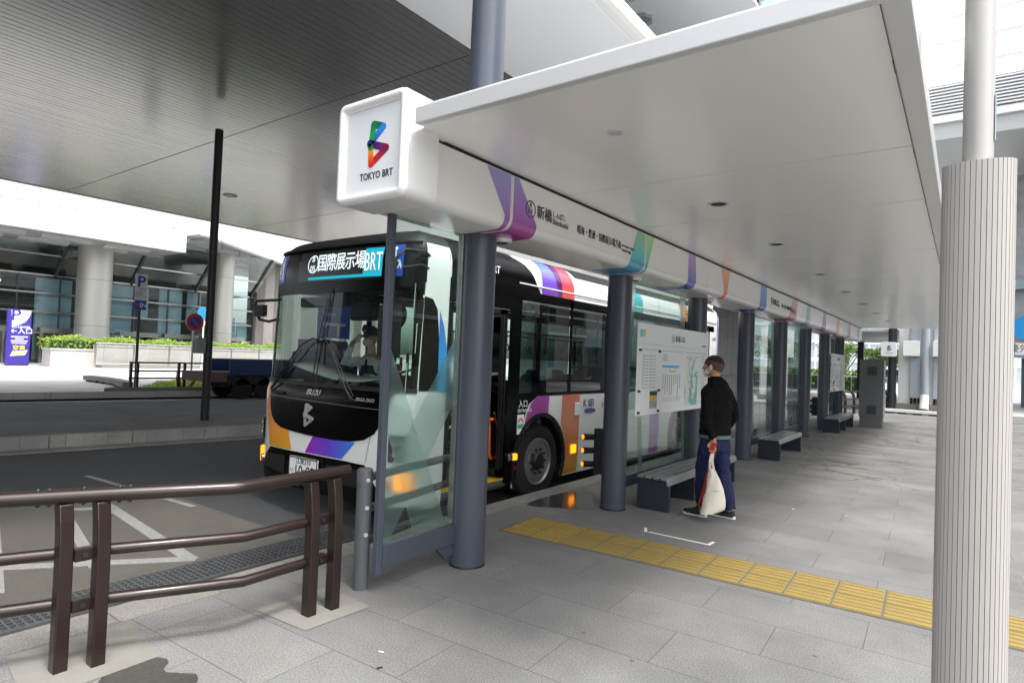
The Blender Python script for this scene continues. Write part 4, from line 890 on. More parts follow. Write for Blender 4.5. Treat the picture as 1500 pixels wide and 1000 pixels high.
# --- driver side (negative s): glazed and white
SN = lambda v: -SV(v)
bp('side_skirt', [(SN(.4), .24), (SN(.4), 1.36)]+[(-PS[-1]+.2, 1.36), (-PS[-1]+.2, .24)]+[(-a, b) for a, b in arch(RWA, WR, .24)][::-1]+[(-a, b) for a, b in arch(WA, WR, .24)][::-1], MT['busw'], .002, ds=.25, dt=.2)
bp('side_window', rectS(SN(1.6), -SU(1.228), 1.40, 2.52), MT['glassws'], 0, ds=.1)
for k in range(5): bp('side_window', rectS(SN(1.7+(k+1)*1.45), SN(1.76+k*1.45), 1.40, 2.50), MT['glassws'], 0, ds=.3, dt=.4); bp('window_frame', rectS(SN(1.78+k*1.45), SN(1.68+k*1.45), 1.33, 2.6), MT['black'], .003)
bp('window_frame', rectS(-PS[-1]+.2, SN(.4), 2.50, 2.62), MT['black'], .003, ds=.3)
bp('side_panel', rectS(-PS[-1]+.2, SN(8.95), 1.3, 2.62), MT['busw'], .002, ds=.2)
bp('roof_shroud', rectS(-PS[-1]+.2, SN(1.9), 2.62, TT), MT['busw'], .0, ds=.25, dt=.05)
bp('roof_shroud', rectS(SN(1.9), -SU(1.22), 2.52, 2.93), MT['black'], .001, ds=.15, dt=.05)
bp('rear_panel', [(-PS[-1], .3), (-PS[-1]+.25, .3), (-PS[-1]+.25, TT), (-PS[-1], TT)], MT['busw']); bp('rear_panel', [(PS[-1]-.25, .3), (PS[-1], .3), (PS[-1], TT), (PS[-1]-.25, TT)], MT['busw'])
g = G(); g.box(BX-1.1, BX+1.1, BY+LEN-.03, BY+LEN+.01, BZ+.3, BZ+2.9); g.done('rear_panel', [MT['busw']], bus)
# --- wheels
for c in (WA, RWA):
    for sg in (1, -1):
        xo = BX+sg*(HW-.02); q = lambda h: xo+sg*h
        wl = G(); prof_ = [(.30, -.26), (.44, -.27), (.475, -.24), (.48, -.20), (.48, -.07), (.475, -.03), (.455, -.006), (.40, .0), (.33, -.005), (.295, -.02), (.295, -.26)]
        wl.lathe([(a, sg*b) for a, b in prof_], (xo, BY+c, BZ+.475), 'x', 48); tyre = wl.done('wheel', [MT['rubber']], bus, smooth=35)
        g = G(); g.lathe([(.298, sg*-.02), (.30, sg*.004), (.285, sg*.006), (.272, sg*-.03), (.268, sg*-.06), (.27, sg*-.12)], (xo, BY+c, BZ+.475), 'x', 40)
        g.lathe([(.268, sg*-.10), (.24, sg*-.085), (.20, sg*-.03), (.19, sg*-.018), (.12, sg*-.018), (.115, sg*-.03)], (xo, BY+c, BZ+.475), 'x', 40)
        rm = g.done('rim', [MT['alloy']], tyre, smooth=35)
        g = G(); g.lathe([(.115, sg*-.04), (.115, sg*.0), (.10, sg*.03), (.06, sg*.04), (.0, sg*.04)], (xo, BY+c, BZ+.475), 'x', 24); g.done('hub', [MT['blackm']], rm, smooth=35)
        g = G()
        for k in range(10): a = 2*math.pi*k/10; g.cyl((xo-sg*.02, BY+c+.155*math.cos(a), BZ+.475+.155*math.sin(a)), (xo+sg*.014, BY+c+.155*math.cos(a), BZ+.475+.155*math.sin(a)), .017, n=6)
        g.done('wheel_nuts', [MT['dgrey']], rm)
        g = G()
        for k in range(8):
            a = 2*math.pi*(k+.5)/8; cy, cz = BY+c+.232*math.cos(a), BZ+.475+.232*math.sin(a)
            g.ball((xo-sg*.068, cy, cz), .012, .028, .028, 12, 8)
        g.done('rim_holes', [MT['black']], rm)
        g = G(); n = 20; arc = [(WR*.99*math.cos(a), .47+WR*.99*math.sin(a)) for a in [math.pi*k/n for k in range(n+1)]]
        vs = [(xo-sg*.0, BY+c+a, BZ+b) for a, b in arc]+[(xo-sg*.45, BY+c+a, BZ+b) for a, b in arc]
        g.add(vs, [(i, i+1, n+2+i, n+1+i) for i in range(n)]+[tuple(n+1+i for i in range(n+1))]); g.done('wheel_well', [MT['blackm']], bus)
# --- under-body, floor, interior
g = G(); g.box(BX-1.12, BX+1.12, BY+.45, BY+1.95, BZ+.26, BZ+.34); g.box(BX-.75, BX+.75, BY+1.9, BY+3.05, BZ+.22, BZ+.34); g.box(BX-1.18, BX+1.18, BY+3.05, BY+6.75, BZ+.22, BZ+.34); g.box(BX-.75, BX+.75, BY+6.7, BY+8.0, BZ+.22, BZ+.34); g.box(BX-1.15, BX+1.15, BY+8, BY+9.4, BZ+.22, BZ+.34)
g.done('floor', [MT['dark_in']], bus)
g = G(); g.box(BX+.92, BX+1.225, BY+.66, BY+1.76, BZ+.30, BZ+.352); g.done('step', [MT['yellow']], bus)
g = G(); g.box(BX+1.226, BX+1.236, BY+.64, BY+1.78, BZ+.255, BZ+.345); g.done('door_sill', [MT['chrome']], bus)
g = G(); g.box(BX-1.15, BX+1.15, BY+.55, BY+9.4, BZ+2.62, BZ+2.66); g.done('ceiling', [MT['cabin']], bus)
for sg in (-1, 1):
    g = G(); g.box(BX+sg*.55-.05, BX+sg*.55+.05, BY+2.0, BY+9.0, BZ+2.595, BZ+2.618); g.done('interior_lamp', [emis('tube_light', (1, .98, .94), .35)], bus)
g = G(); g.box(BX+1.02, BX+1.05, BY+1.3, BY+1.62, BZ+2.40, BZ+2.43); g.done('door_lamp', [MT['lampw']], bus)
# door leaves folded open, header
g = G(); g.box(BX+1.10, BX+1.232, BY+.64, BY+1.76, BZ+2.38, BZ+2.60); g.done('door_header', [MT['blackm']], bus, bevel=.01)
for yv in (.68, 1.70):
    for k in range(2):
        yy = BY+yv+(.05 if yv < 1 else -.05)*k
        g = G(); x0 = BX+.74+.26*k; 
        fr_ = G()
        for (a0, a1, z0, z1) in ((.72, 1.24, .40, .47), (.72, 1.24, 2.30, 2.36), (.72, .77, .4, 2.36), (1.19, 1.24, .4, 2.36)): fr_.box(BX+a0, BX+a1, yy-.012, yy+.012, BZ+z0, BZ+z1)
        d_ = fr_.done('door_leaf', [MT['blackm']], bus)
        g = G(); g.box(BX+.77, BX+1.19, yy-.004, yy+.004, BZ+.47, BZ+2.30); g.done('door_glass', [MT['glassbus']], d_)
def otube(pts, nm='grab_rail', mat=None, rad=.017): g = G(); g.tube([(BX+a, BY+b, BZ+c) for a, b, c in pts], rad, 12); return g.done(nm, [mat or MT['orange']], bus, smooth=50)
otube([(1.08, 1.40, 1.16), (1.14, 1.44, 1.16), (1.16, 1.50, 1.12), (1.17, 1.52, 1.0), (1.17, 1.54, .66), (1.15, 1.60, .60), (1.12, 1.64, .59)])
otube([(1.1, 1.60, 1.05), (1.12, 1.68, 1.05)], rad=.02); otube([(.7, 1.0, .8), (.95, 1.4, 1.1)], mat=MT['yellow'], rad=.013)
for (a, b) in ((.45, 1.9), (-.45, 2.6), (.45, 3.6), (-.45, 4.8), (.45, 5.4), (.45, 7.0), (-.45, 7.4)): otube([(a, b, .34), (a, b, 2.62)], 'pole', MT['orange'])
for sg in (-1, 1): otube([(sg*.5, 1.9, 2.15), (sg*.5, 9, 2.15)], 'ceiling_rail', MT['chrome'], .014)
for k in range(9):
    for sg in (-1, 1):
        g = G(); c = Vector((BX+sg*.5, BY+2.2+k*.5, BZ+1.93)); 
        g.tube([c+Vector((0, .045*math.cos(t), .045*math.sin(t))) for t in [R(30*q) for q in range(13)]], .009, 8, cap=False); g.tube([c+Vector((0, 0, .045)), c+Vector((0, 0, .22))], .006, 6); g.done('hand_strap', [MT['dgrey']], bus)
def seat(x, y, col=MT['cabin']):
    g = G(); g.box(BX+x-.21, BX+x+.21, BY+y-.05, BY+y+.40, BZ+.70, BZ+.82); g.box(BX+x-.21, BX+x+.21, BY+y+.36, BY+y+.46, BZ+.78, BZ+1.40); g.box(BX+x-.12, BX+x+.12, BY+y+.37, BY+y+.46, BZ+1.40, BZ+1.58); g.box(BX+x-.16, BX+x+.16, BY+y+.1, BY+y+.3, BZ+.34, BZ+.70)
    return g.done('passenger_seat', [col], bus, bevel=.03)
MT['seatc'] = pm('seat_teal', (.03, .09, .11), .8, var=.2, vs=30)
for y in (2.2, 3.1, 4.0, 5.0, 5.9, 6.8, 7.7): seat(-.92, y, MT['seatc'])
for y in (2.25, 3.3, 4.2, 6.6, 7.6): seat(.92, y, MT['seatc'])
# cab: dashboard, steering wheel, driver's seat, fare box, partition
g = G(); g.prism([(.25, 1.02), (.25, 1.38), (.50, 1.40), (.72, 1.22), (.72, .9), (.5, .8)], lambda a, b, d: (d, BY+a, BZ+b), BX-1.08, BX+.25); g.done('dashboard', [MT['dark_in']], bus, bevel=.02)
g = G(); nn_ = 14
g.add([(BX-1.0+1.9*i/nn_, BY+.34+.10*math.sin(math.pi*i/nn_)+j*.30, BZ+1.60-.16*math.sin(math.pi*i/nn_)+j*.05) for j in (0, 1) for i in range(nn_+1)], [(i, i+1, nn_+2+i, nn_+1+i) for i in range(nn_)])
dc = g.done('windscreen_reflection_sheet', [MT['white2']], bus, smooth=60); sm_ = dc.modifiers.new('thick', 'SOLIDIFY'); sm_.thickness = .012  # pale curved sheet modelled in place of a reflection low in the windscreen
g = G(); g.box(BX+.25, BX+1.08, BY+.30, BY+.50, BZ+.8, BZ+1.36); g.done('dashboard', [MT['dark_in']], bus, bevel=.02)
SWC = Vector((BX-.60, BY+.80, BZ+1.36)); ax_ = Vector((0, -.35, .93)).normalized(); e1 = Vector((1, 0, 0)); e2 = ax_.cross(e1)
g = G(); g.tube([SWC+(e1*math.cos(R(12*k))+e2*math.sin(R(12*k)))*.24 for k in range(31)], .015, 10, cap=False)
for a in (0, 120, 240): g.tube([SWC, SWC+(e1*math.cos(R(a+90))+e2*math.sin(R(a+90)))*.235], .013, 8)
g.cyl(SWC, SWC-ax_*.4, .03, n=10); g.done('steering_wheel', [MT['blackm']], bus, smooth=50)
g = G(); g.box(BX-.84, BX-.36, BY+1.05, BY+1.50, BZ+.85, BZ+.98); g.box(BX-.84, BX-.36, BY+1.46, BY+1.58, BZ+.95, BZ+1.65); g.box(BX-.74, BX-.46, BY+1.47, BY+1.57, BZ+1.65, BZ+1.88); g.done('driver_seat', [MT['dark_in']], bus, bevel=.04)
g = G(); g.box(BX+.06, BX+.34, BY+.95, BY+1.25, BZ+.34, BZ+1.35); g.done('fare_box', [MT['cabin']], bus, bevel=.03)
otube([(.28, .62, 1.30), (.60, .62, 1.30), (.60, .62, 1.75)], 'grab_rail'); otube([(.66, .66, .6), (.66, .66, 1.8)], 'grab_rail')
g = G(); g.box(BX-1.1, BX-.1, BY+1.66, BY+1.70, BZ+.34, BZ+1.5); g.done('partition', [MT['dark_in']], bus)
g = G(); g.box(BX+.0, BX+.46, BY+.36, BY+.42, BZ+2.14, BZ+2.38); g.done('interior_mirror', [MT['blackm']], bus, bevel=.05)
g = G(); g.lathe([(.0, 0), (.17, 0), (.18, .02), (.15, .06), (0, .08)], (BX+.72, BY+.36, BZ+2.2), 'y', 28); g.done('round_mirror', [MT['blackm']], bus, smooth=40)
g = G(); g.box(BX-.85, BX+.0, BY+.30, BY+.40, BZ+2.30, BZ+2.42); g.done('sun_visor', [MT['dark_in']], bus, bevel=.02)
# wipers on the windscreen
def wip(pts, nm='wiper_arm', rad=.0075): 
    g = G(); g.tube([busS(SU(a), b, c) for a, b, c in pts], rad, 8); return g.done(nm, [MT['blackm']], bus, smooth=60)
wip([(-.86, 1.33, .03), (-.62, 1.55, .07), (-.30, 1.84, .065), (-.12, 1.92, .05), (.0, 1.90, .04)]); wip([(-.80, 1.36, .03), (-.3, 1.80, .05)], rad=.005)
wip([(.60, 1.29, .03), (.42, 1.55, .07), (.20, 1.84, .065), (.08, 1.93, .05), (.02, 1.92, .04)]); wip([(.62, 1.34, .03), (.24, 1.80, .05)], rad=.005)
wip([(.0, 1.32, .02), (.01, 1.9, .03), (.10, 2.46, .02)], 'wiper_blade', .007); wip([(-.10, 1.45, .02), (-.03, 1.95, .03), (.05, 2.35, .02)], 'wiper_blade', .006); wip([(.62, 1.30, .03), (.40, 1.50, .06)], 'wiper_arm', .013); wip([(-.86, 1.33, .03), (-.6, 1.57, .06)], 'wiper_arm', .013)
g = G(); g.ball(busS(SU(0), 1.90, .05), .05, .03, .035); g.done('wiper_joint', [MT['blackm']], bus, smooth=60)
# door mirrors
g = G(); mx_ = BX-HW
g.tube([(mx_+.02, BY+.30, BZ+2.40), (mx_-.06, BY+.16, BZ+2.38), (mx_-.20, BY+.10, BZ+2.37), (mx_-.24, BY+.10, BZ+2.30), (mx_-.12, BY+.10, BZ+2.14), (mx_-.02, BY+.16, BZ+2.12), (mx_+.05, BY+.26, BZ+2.16)], .018, 10)
g.box(mx_-.22, mx_-.03, BY+.08, BY+.14, BZ+2.18, BZ+2.32); g.done('mirror', [MT['blackm']], bus, smooth=50)
g = G(); q = BX+HW; g.tube([(q-.05, BY+.42, BZ+2.78), (q+.02, BY+.25, BZ+2.82), (q+.02, BY-.02, BZ+2.80), (q+.0, BY-.12, BZ+2.70), (q-.02, BY-.14, BZ+2.1)], .016, 10); g.tube([(q-.04, BY+.42, BZ+2.66), (q+.03, BY+.2, BZ+2.68), (q+.01, BY-.05, BZ+2.62)], .012, 8)
g.box(q-.16, q+.10, BY-.17, BY-.11, BZ+1.75, BZ+2.25); g.done('mirror', [MT['blackm']], bus, smooth=50)
g = G()
for a, b in ((1.16, 1.40), (1.205, 1.8), (1.18, 2.2)): g.tube([busS(SU(a), b, .02), busS(SU(a), b+.3, .02)], .006, 6)
g.done('corner_trim', [MT['chrome']], bus)
# ================================================================ PEOPLE
def remesh(name, g, vox, mats, parent, smooth_it=6, disp=None, tex=None):
    me = bpy.data.meshes.new(name+'_src'); me.from_pydata(g.v, [], g.f)
    bm = bmesh.new(); bm.from_mesh(me); bmesh.ops.recalc_face_normals(bm, faces=bm.faces); bm.to_mesh(me); bm.free()
    o = bpy.data.objects.new(name+'_src', me); COL.objects.link(o)
    m = o.modifiers.new('r', 'REMESH'); m.mode = 'VOXEL'; m.voxel_size = vox
    if smooth_it: s_ = o.modifiers.new('s', 'SMOOTH'); s_.iterations = smooth_it; s_.factor = .5
    if disp:
        tx = bpy.data.textures.new(name+'_folds', 'CLOUDS'); tx.noise_scale = disp[1]; d_ = o.modifiers.new('d', 'DISPLACE'); d_.texture = tx; d_.strength = disp[0]; d_.mid_level = .5; d_.texture_coords = 'LOCAL'
    dg_ = bpy.context.evaluated_depsgraph_get(); out = bpy.data.meshes.new_from_object(o.evaluated_get(dg_)); bpy.data.objects.remove(o)
    out.name = name; out.materials.clear()
    return link(name, out, parent, mats, smooth=70)
MT['skin'] = pm('skin', rgb('c08a6a'), .5, var=.08, vs=12, bump=.05, bs=150)
MT['skin2'] = pm('skin_driver', rgb('c89878'), .5, var=.06, vs=12)
MT['jacket'] = pm('black_softshell', (.0035, .0035, .004), .85, spec=.2, var=.25, vs=10, bump=.25, bs=60)
MT['jeans'] = pm('blue_denim', rgb('18224a'), .85, var=.35, vs=9, bump=.35, bs=320)
MT['hair'] = pm('dark_hair', (.015, .012, .010), .7, var=.3, vs=60, bump=.5, bs=300)
MT['shirt'] = pm('striped_green_shirt', (.10, .17, .15), .8, var=.2, stretch=(.3, .3, 60), vs=2)
MT['shoe'] = pm('black_trainer', (.02, .02, .022), .6, var=.3, vs=40, bump=.2); MT['sole'] = pm('white_sole', (.72, .72, .71), .6, var=.05)
MT['mask'] = pm('white_mask', (.78, .80, .82), .7, var=.04, bump=.15, bs=60)
MT['canvas'] = pm('cream_canvas', rgb('e2ddcd'), .85, var=.08, vs=7, bump=.3, bs=220)
MT['red'] = pm('red_strap', rgb('a8282c'), .6, var=.1)
def frame(O, F):
    F = Vector(F).normalized(); L_ = Vector((0, 0, 1)).cross(F); O = Vector(O); return lambda a, l, z: O+F*a+L_*l+Vector((0, 0, z))
mn = E('person', (-2.12, 6.58, 0), 'man in black jacket and blue jeans standing at the route map with white tote bag', 'person')
T = frame((-2.125, 6.57, 0), (-.965, .26, 0)); H = frame((-2.125, 6.57, 0), (-.995, .10, 0))
def tb(g, fr, pts, rad, n=20, up=None, cap=True):
    g.tube([fr(*p) for p in pts], rad, n, cap=cap, up=up if up is not None else (fr(1, 0, 0)-fr(0, 0, 0)))
g = G()   # body: legs, trunk, neck, head, arms, hands in one surface
tb(g, T, [(0, 0, .84), (0, 0, 1.0), (0, 0, 1.2), (0, 0, 1.34), (.0, 0, 1.41)], [(.10, .15), (.10, .14), (.105, .165), (.09, .17), (.06, .09)])
tb(g, T, [(.0, 0, 1.36), (.02, 0, 1.50)], [(.058, .06), (.054, .055)])
hc = (.075, 0, 1.585)
Hx = frame(T(.035, 0, 0)*1.0, (-.995, .06, 0)); hz = 1.585
Rm = Matrix.Rotation(math.atan2(.06, -.995), 4, 'Z'); Rm.translation = Hx(0, 0, hz)
g.ball((0, 0, .01), .100, .078, .102, 24, 16, M=Rm); g.ball((-.018, 0, .015), .088, .080, .092, 20, 14, M=Rm)
tb(g, Hx, [(.045, 0, hz+.0), (.060, 0, hz-.05), (.062, 0, hz-.098)], [(.046, .056), (.044, .050), (.024, .032)])
tb(g, Hx, [(.093, 0, hz+.018), (.104, 0, hz-.005), (.118, 0, hz-.026), (.100, 0, hz-.036)], [.010, .012, .015, .010], 12)
tb(g, Hx, [(.098, -.022, hz-.058), (.106, 0, hz-.057), (.098, .022, hz-.058)], [.008, .010, .008], 10); tb(g, Hx, [(.090, -.03, hz+.030), (.099, 0, hz+.032), (.090, .03, hz+.030)], [.010, .012, .010], 10)
for sg in (-1, 1): g.ball((.0, sg*.080, -.012), .020, .010, .032, 12, 8, M=Rm)
for sg, ank, kn in ((1, (.085, .075), (.07, .085)), (-1, (-.155, -.075), (-.04, -.09))):
    tb(g, T, [(0, sg*.085, .87), (kn[0], kn[1], .47), (ank[0]-.02, ank[1], .09)], [(.085, .08), (.058, .055), (.036, .036)], 16)
    tb(g, H, [(ank[0]-.03, ank[1], .06), (ank[0]+.06, ank[1], .045)], [(.02, .022), (.015, .02)], 12, up=(0, 0, 1))
LH = Vector((-2.075, 6.375, .745))
tb(g, T, [(0, .165, 1.33), (-.04, .206, 1.08)], [.040, .034], 14); g.tube([T(-.045, .208, 1.09), T(-.035, .21, 1.0), LH+Vector((.002, .012, .09))], [.034, .034, .026], 14)
tb(g, T, [(0, -.19, 1.33), (-.06, -.25, 1.12), (-.07, -.255, 1.06), (.0, -.235, .95), (.10, -.17, .86)], [.040, .034, .034, .03, .026], 14)
# near hand closed round the straps: palm, four bent fingers of unequal length, thumb from the side
g.tube([LH+Vector((0, .008, .095)), LH+Vector((.0, .006, .05)), LH+Vector((-.002, .0, .005))], [(.026, .020), (.036, .016), (.038, .014)], 12, up=(1, 0, 0))
for k, (dx, l) in enumerate(((-.030, .9), (-.010, 1.), (.010, .95), (.028, .78))):
    b0 = LH+Vector((dx, -.002, .008)); g.tube([b0, b0+Vector((0, -.004, -.030*l)), b0+Vector((.0, -.024, -.046*l)), b0+Vector((0, -.034, -.026*l))], [.0095, .009, .0085, .0075], 8)
g.tube([LH+Vector((-.034, .004, .055)), LH+Vector((-.050, -.012, .030)), LH+Vector((-.040, -.030, .004))], [.011, .010, .008], 8)
body = remesh('body', g, .0055, MT['skin'], mn, 4)
# far hand at the front of the hip
# hair: close-cropped cap, shorter at the sides
def haircap(parent, Mx, rx_, ry_, rz_, name='hair', mat=None, cut=.0, tilt=.55):
    n, m = 90, 56; vs = []; keep = {}; g = G(); idx = {}
    for i in range(m+1):
        ph = math.pi*i/m
        for k in range(n):
            t = 2*math.pi*k/n; p = Vector((rx_*math.sin(ph)*math.cos(t), ry_*math.sin(ph)*math.sin(t), rz_*math.cos(ph)))
            if p.z > cut+tilt*p.x+random.uniform(-.0025, .0025): idx[(i, k)] = len(vs); vs.append(p)
    fs = [tuple(idx[q] for q in ((i, k), (i, (k+1) % n), (i+1, (k+1) % n), (i+1, k))) for i in range(m) for k in range(n) if all(q in idx for q in ((i, k), (i, (k+1) % n), (i+1, (k+1) % n), (i+1, k)))]
    g.add(vs, fs, 0, Mx); o = g.done(name, [mat or MT['hair']], parent, smooth=70, fix=False)
    return o
hm = Rm.copy(); hm.translation = Hx(-.006, 0, hz+.016)
haircap(mn, hm, .1068, .0858, .1040, cut=.036, tilt=.30)
haircap(mn, hm, .1060, .0850, .1030, name='hair_fade', mat=pm('hair_fade', (.085, .050, .036), .85, var=.3, vs=160), cut=-.040, tilt=.62)
g = G()
for sg in (-1, 1): tb(g, Hx, [(.086, sg*.026, hz+.024), (.087, sg*.040, hz+.020)], [(.004, .003)]*2, 6, up=(0, 0, 1))
g.done('eyebrow', [MT['hair']], mn)
# mask pulled under the chin, loop behind the near ear
g = G(); tb(g, Hx, [(.045, .072, hz-.05), (.085, .045, hz-.085), (.10, 0, hz-.10), (.085, -.045, hz-.085), (.045, -.072, hz-.05)], [(.022, .006)]*5, 10, up=(0, 0, 1))
mk_ = g.done('face_mask', [MT['mask']], mn, smooth=60)
g = G(); tb(g, Hx, [(.05, .078, hz-.055), (.012, .092, hz-.02), (-.004, .094, hz+.018), (-.016, .090, hz-.005), (.01, .086, hz-.055), (.05, .074, hz-.085)], .0035, 8); g.done('ear_loop', [MT['mask']], mk_)
# jacket, shirt hem, jeans
g = G()
tb(g, T, [(0, 0, .865), (0, 0, .95), (-.01, 0, 1.10), (-.015, 0, 1.25), (-.01, 0, 1.34), (-.005, 0, 1.40), (.01, 0, 1.435)], [(.152, .180), (.148, .172), (.147, .182), (.142, .200), (.122, .195), (.096, .14), (.078, .085)], 28)
tb(g, T, [(.01, 0, 1.40), (.022, 0, 1.475)], [(.074, .078), (.072, .072)], 24)
tb(g, T, [(-.005, .14, 1.355), (-.012, .185, 1.31), (-.035, .205, 1.18), (-.045, .208, 1.08)], [.052, .062, .059, .055], 18); g.tube([T(-.045, .208, 1.09), T(-.035, .21, 1.0), LH+Vector((.002, .012, .105))], [.056, .052, .040], 18)
tb(g, T, [(-.005, -.14, 1.355), (-.01, -.19, 1.31), (-.06, -.25, 1.12), (-.07, -.255, 1.06), (.0, -.235, .95), (.05, -.20, .90)], [.052, .062, .058, .055, .050, .042], 18)
jk = remesh('jacket', g, .008, MT['jacket'], mn, 5, disp=(.028, .075))
g = G(); g.tube([T(.022, 0, 1.476), T(.022, 0, 1.482)], [(.066, .066)]*2, 24, up=(1, 0, 0)); g.done('collar_piping', [pm('green_piping', (.05, .12, .06), .7)], jk)
g = G(); tb(g, T, [(0, 0, .835), (0, 0, .87)], [(.155, .176), (.150, .176)], 32); g.done('shirt_hem', [MT['shirt']], mn, smooth=60)
g = G()
tb(g, T, [(0, 0, .70), (.0, 0, .78), (0, 0, .86)], [(.115, .165), (.132, .172), (.128, .165)], 24)
tb(g, T, [(-.01, .085, .80), (.03, .09, .66), (.070, .09, .48), (.075, .085, .30), (.07, .08, .10)], [(.112, .098), (.098, .088), (.080, .074), (.074, .068), (.068, .062)], 22)
tb(g, T, [(-.01, -.085, .80), (-.02, -.09, .66), (-.045, -.09, .48), (-.10, -.085, .30), (-.15, -.08, .10)], [(.112, .098), (.098, .088), (.080, .074), (.074, .068), (.066, .062)], 22)
jn = remesh('jeans', g, .008, MT['jeans'], mn, 4, disp=(.030, .065))
def shoe(cx, cl):
    g = G(); P_ = [(-.075, .075), (-.05, .088), (.0, .085), (.06, .062), (.12, .045), (.165, .036)]
    vs = []; n = 14
    W_ = [.030, .038, .038, .044, .046, .026]
    for (a, h), w in zip(P_, W_):
        for k in range(n): t = 2*math.pi*k/n; c_, s_ = math.cos(t), math.sin(t); vs.append(H(cx+a, cl+w*c_, .022+(h if s_ > 0 else .004)*abs(s_)**.8*(1 if s_ > 0 else -1)))
    g.add(vs, [(i*n+k, i*n+(k+1) % n, (i+1)*n+(k+1) % n, (i+1)*n+k) for i in range(5) for k in range(n)]+[tuple(range(n))[::-1], tuple(5*n+k for k in range(n))])
    s_ = g.done('shoe', [MT['shoe']], mn, smooth=60)
    ol = [(-.095, .0), (-.085, .028), (-.04, .036), (.02, .035), (.09, .046), (.14, .044), (.178, .022), (.184, .0)]
    ol = ol+[(a, -b) for a, b in ol[::-1][1:-1]]
    g = G(); g.prism([(cx+a, cl+b) for a, b in ol], lambda a, b, d: H(a, b, d), .002, .028); g.done('sole', [MT['sole']], s_, bevel=.006)
    g = G()
    for k in range(4): g.tube([H(cx+.03+k*.018, cl-.022, .094-k*.010), H(cx+.03+k*.018, cl+.022, .094-k*.010)], .004, 6)
    g.done('laces', [MT['shoe']], s_)
    g = G(); g.tube([H(cx-.025, cl, .075), H(cx-.028, cl, .13)], .036, 14); g.done('sock', [pm('grey_sock', (.35, .35, .36), .9)], mn)
shoe(.115, .075); shoe(-.12, -.085)
# tote bag and the red strapped bag hanging from the hand
tg = E('tote_bag', (-2.08, 6.33, .1), 'creased cream white canvas tote bag hanging from the standing man\'s hand', 'tote bag')
g = G(); Bd = Vector((.96, .28, 0)).normalized(); Bn = Vector((.28, -.96, 0)).normalized(); bc = Vector((-2.02, 6.30, 0))
def BG(a, b, z): return bc+Bd*a+Bn*b+Vector((0, 0, z))
prof_ = [(.10, -.045, .115), (.13, -.02, .145), (.18, -.005, .145), (.26, .0, .13), (.36, -.005, .10), (.44, -.012, .078), (.50, -.022, .05), (.55, -.03, .026)]
pr2 = []
vs = []; n = 26
for z, c_, w in prof_:
    w *= .78
    th = .052*(1-(z-.1)/.6)
    for k in range(n):
        t = 2*math.pi*k/n; wr = .006*math.sin(5*t+z*22)+.005*math.sin(9*t-z*30)
        vs.append(BG(c_+(w+wr)*math.cos(t), (th+wr)*math.sin(t), z+(.02*math.cos(t) if z < .15 else 0)))
m_ = len(prof_); g.add(vs, [(i*n+k, i*n+(k+1) % n, (i+1)*n+(k+1) % n, (i+1)*n+k) for i in range(m_-1) for k in range(n)]+[tuple(range(n))[::-1], tuple((m_-1)*n+k for k in range(n))])
g.done('bag_body', [MT['canvas']], tg, smooth=70)
for dx in (-.01, .012):
    g = G(); g.tube([BG(-.035+dx*2, dx*.6, .53), BG(-.045+dx, .0, .62), LH+Vector((dx*.5, -.012, -.035))], [(.012, .0025)]*3, 8, up=(1, 0, 0)); g.done('handle', [MT['canvas']], tg)
g = G(); g.prism([(-.03, .335), (.045, .340), (.045, .343), (-.03, .338)], lambda a, b, d: BG(a, .036+.012*(1-(b-.1)/.6)+d, b), 0, .002); g.done('bag_print', [MT['inkg']], tg)
rb = E('shoulder_bag', (-2.12, 6.36, .1), 'dark bag with a folded red strap held behind the white tote by the man', 'bag')
g = G(); g.tube([LH+Vector((-.004, -.012, .015)), LH+Vector((.018, -.016, .055)), LH+Vector((.028, -.01, .06)), LH+Vector((.01, -.006, -.03)), LH+Vector((-.04, .01, -.25)), LH+Vector((-.09, .02, -.45)), LH+Vector((-.13, .02, -.60))], [(.018, .004)]*7, 8, up=(1, .3, 0)); g.tube([LH+Vector((0.01, -.02, .03)), LH+Vector((-.012, -.024, -.10)), LH+Vector((-.025, -.01, -.22))], [(.016, .004)]*3, 8, up=(1, .3, 0)); g.done('strap', [MT['red']], rb)
g = G(); g.tube([LH+Vector((-.045, .02, -.26)), LH+Vector((-.09, .04, -.45)), LH+Vector((-.12, .05, -.62)), LH+Vector((-.09, .05, -.645))], [(.012, .012), (.034, .02), (.055, .03), (.03, .02)], 14, up=(1, .3, 0)); b_ = g.done('bag_body', [MT['blackm']], rb, smooth=60)
g = G(); g.tube([LH+Vector((-.16, .03, -.60)), LH+Vector((-.06, .02, -.655)), LH+Vector((.03, .03, -.65))], [(.006, .022)]*3, 8, up=(0, 0, 1)); g.done('red_flap', [pm('rust_flap', rgb('a04a30'), .6)], b_)
g = G(); g.tube([BG(.13, -.02, .40), BG(.165, -.03, .32), BG(.18, -.03, .22), BG(.155, -.02, .15)], [(.003, .012)]*4, 8, up=(1, 0, 0)); g.done('strap', [MT['blackm']], rb)
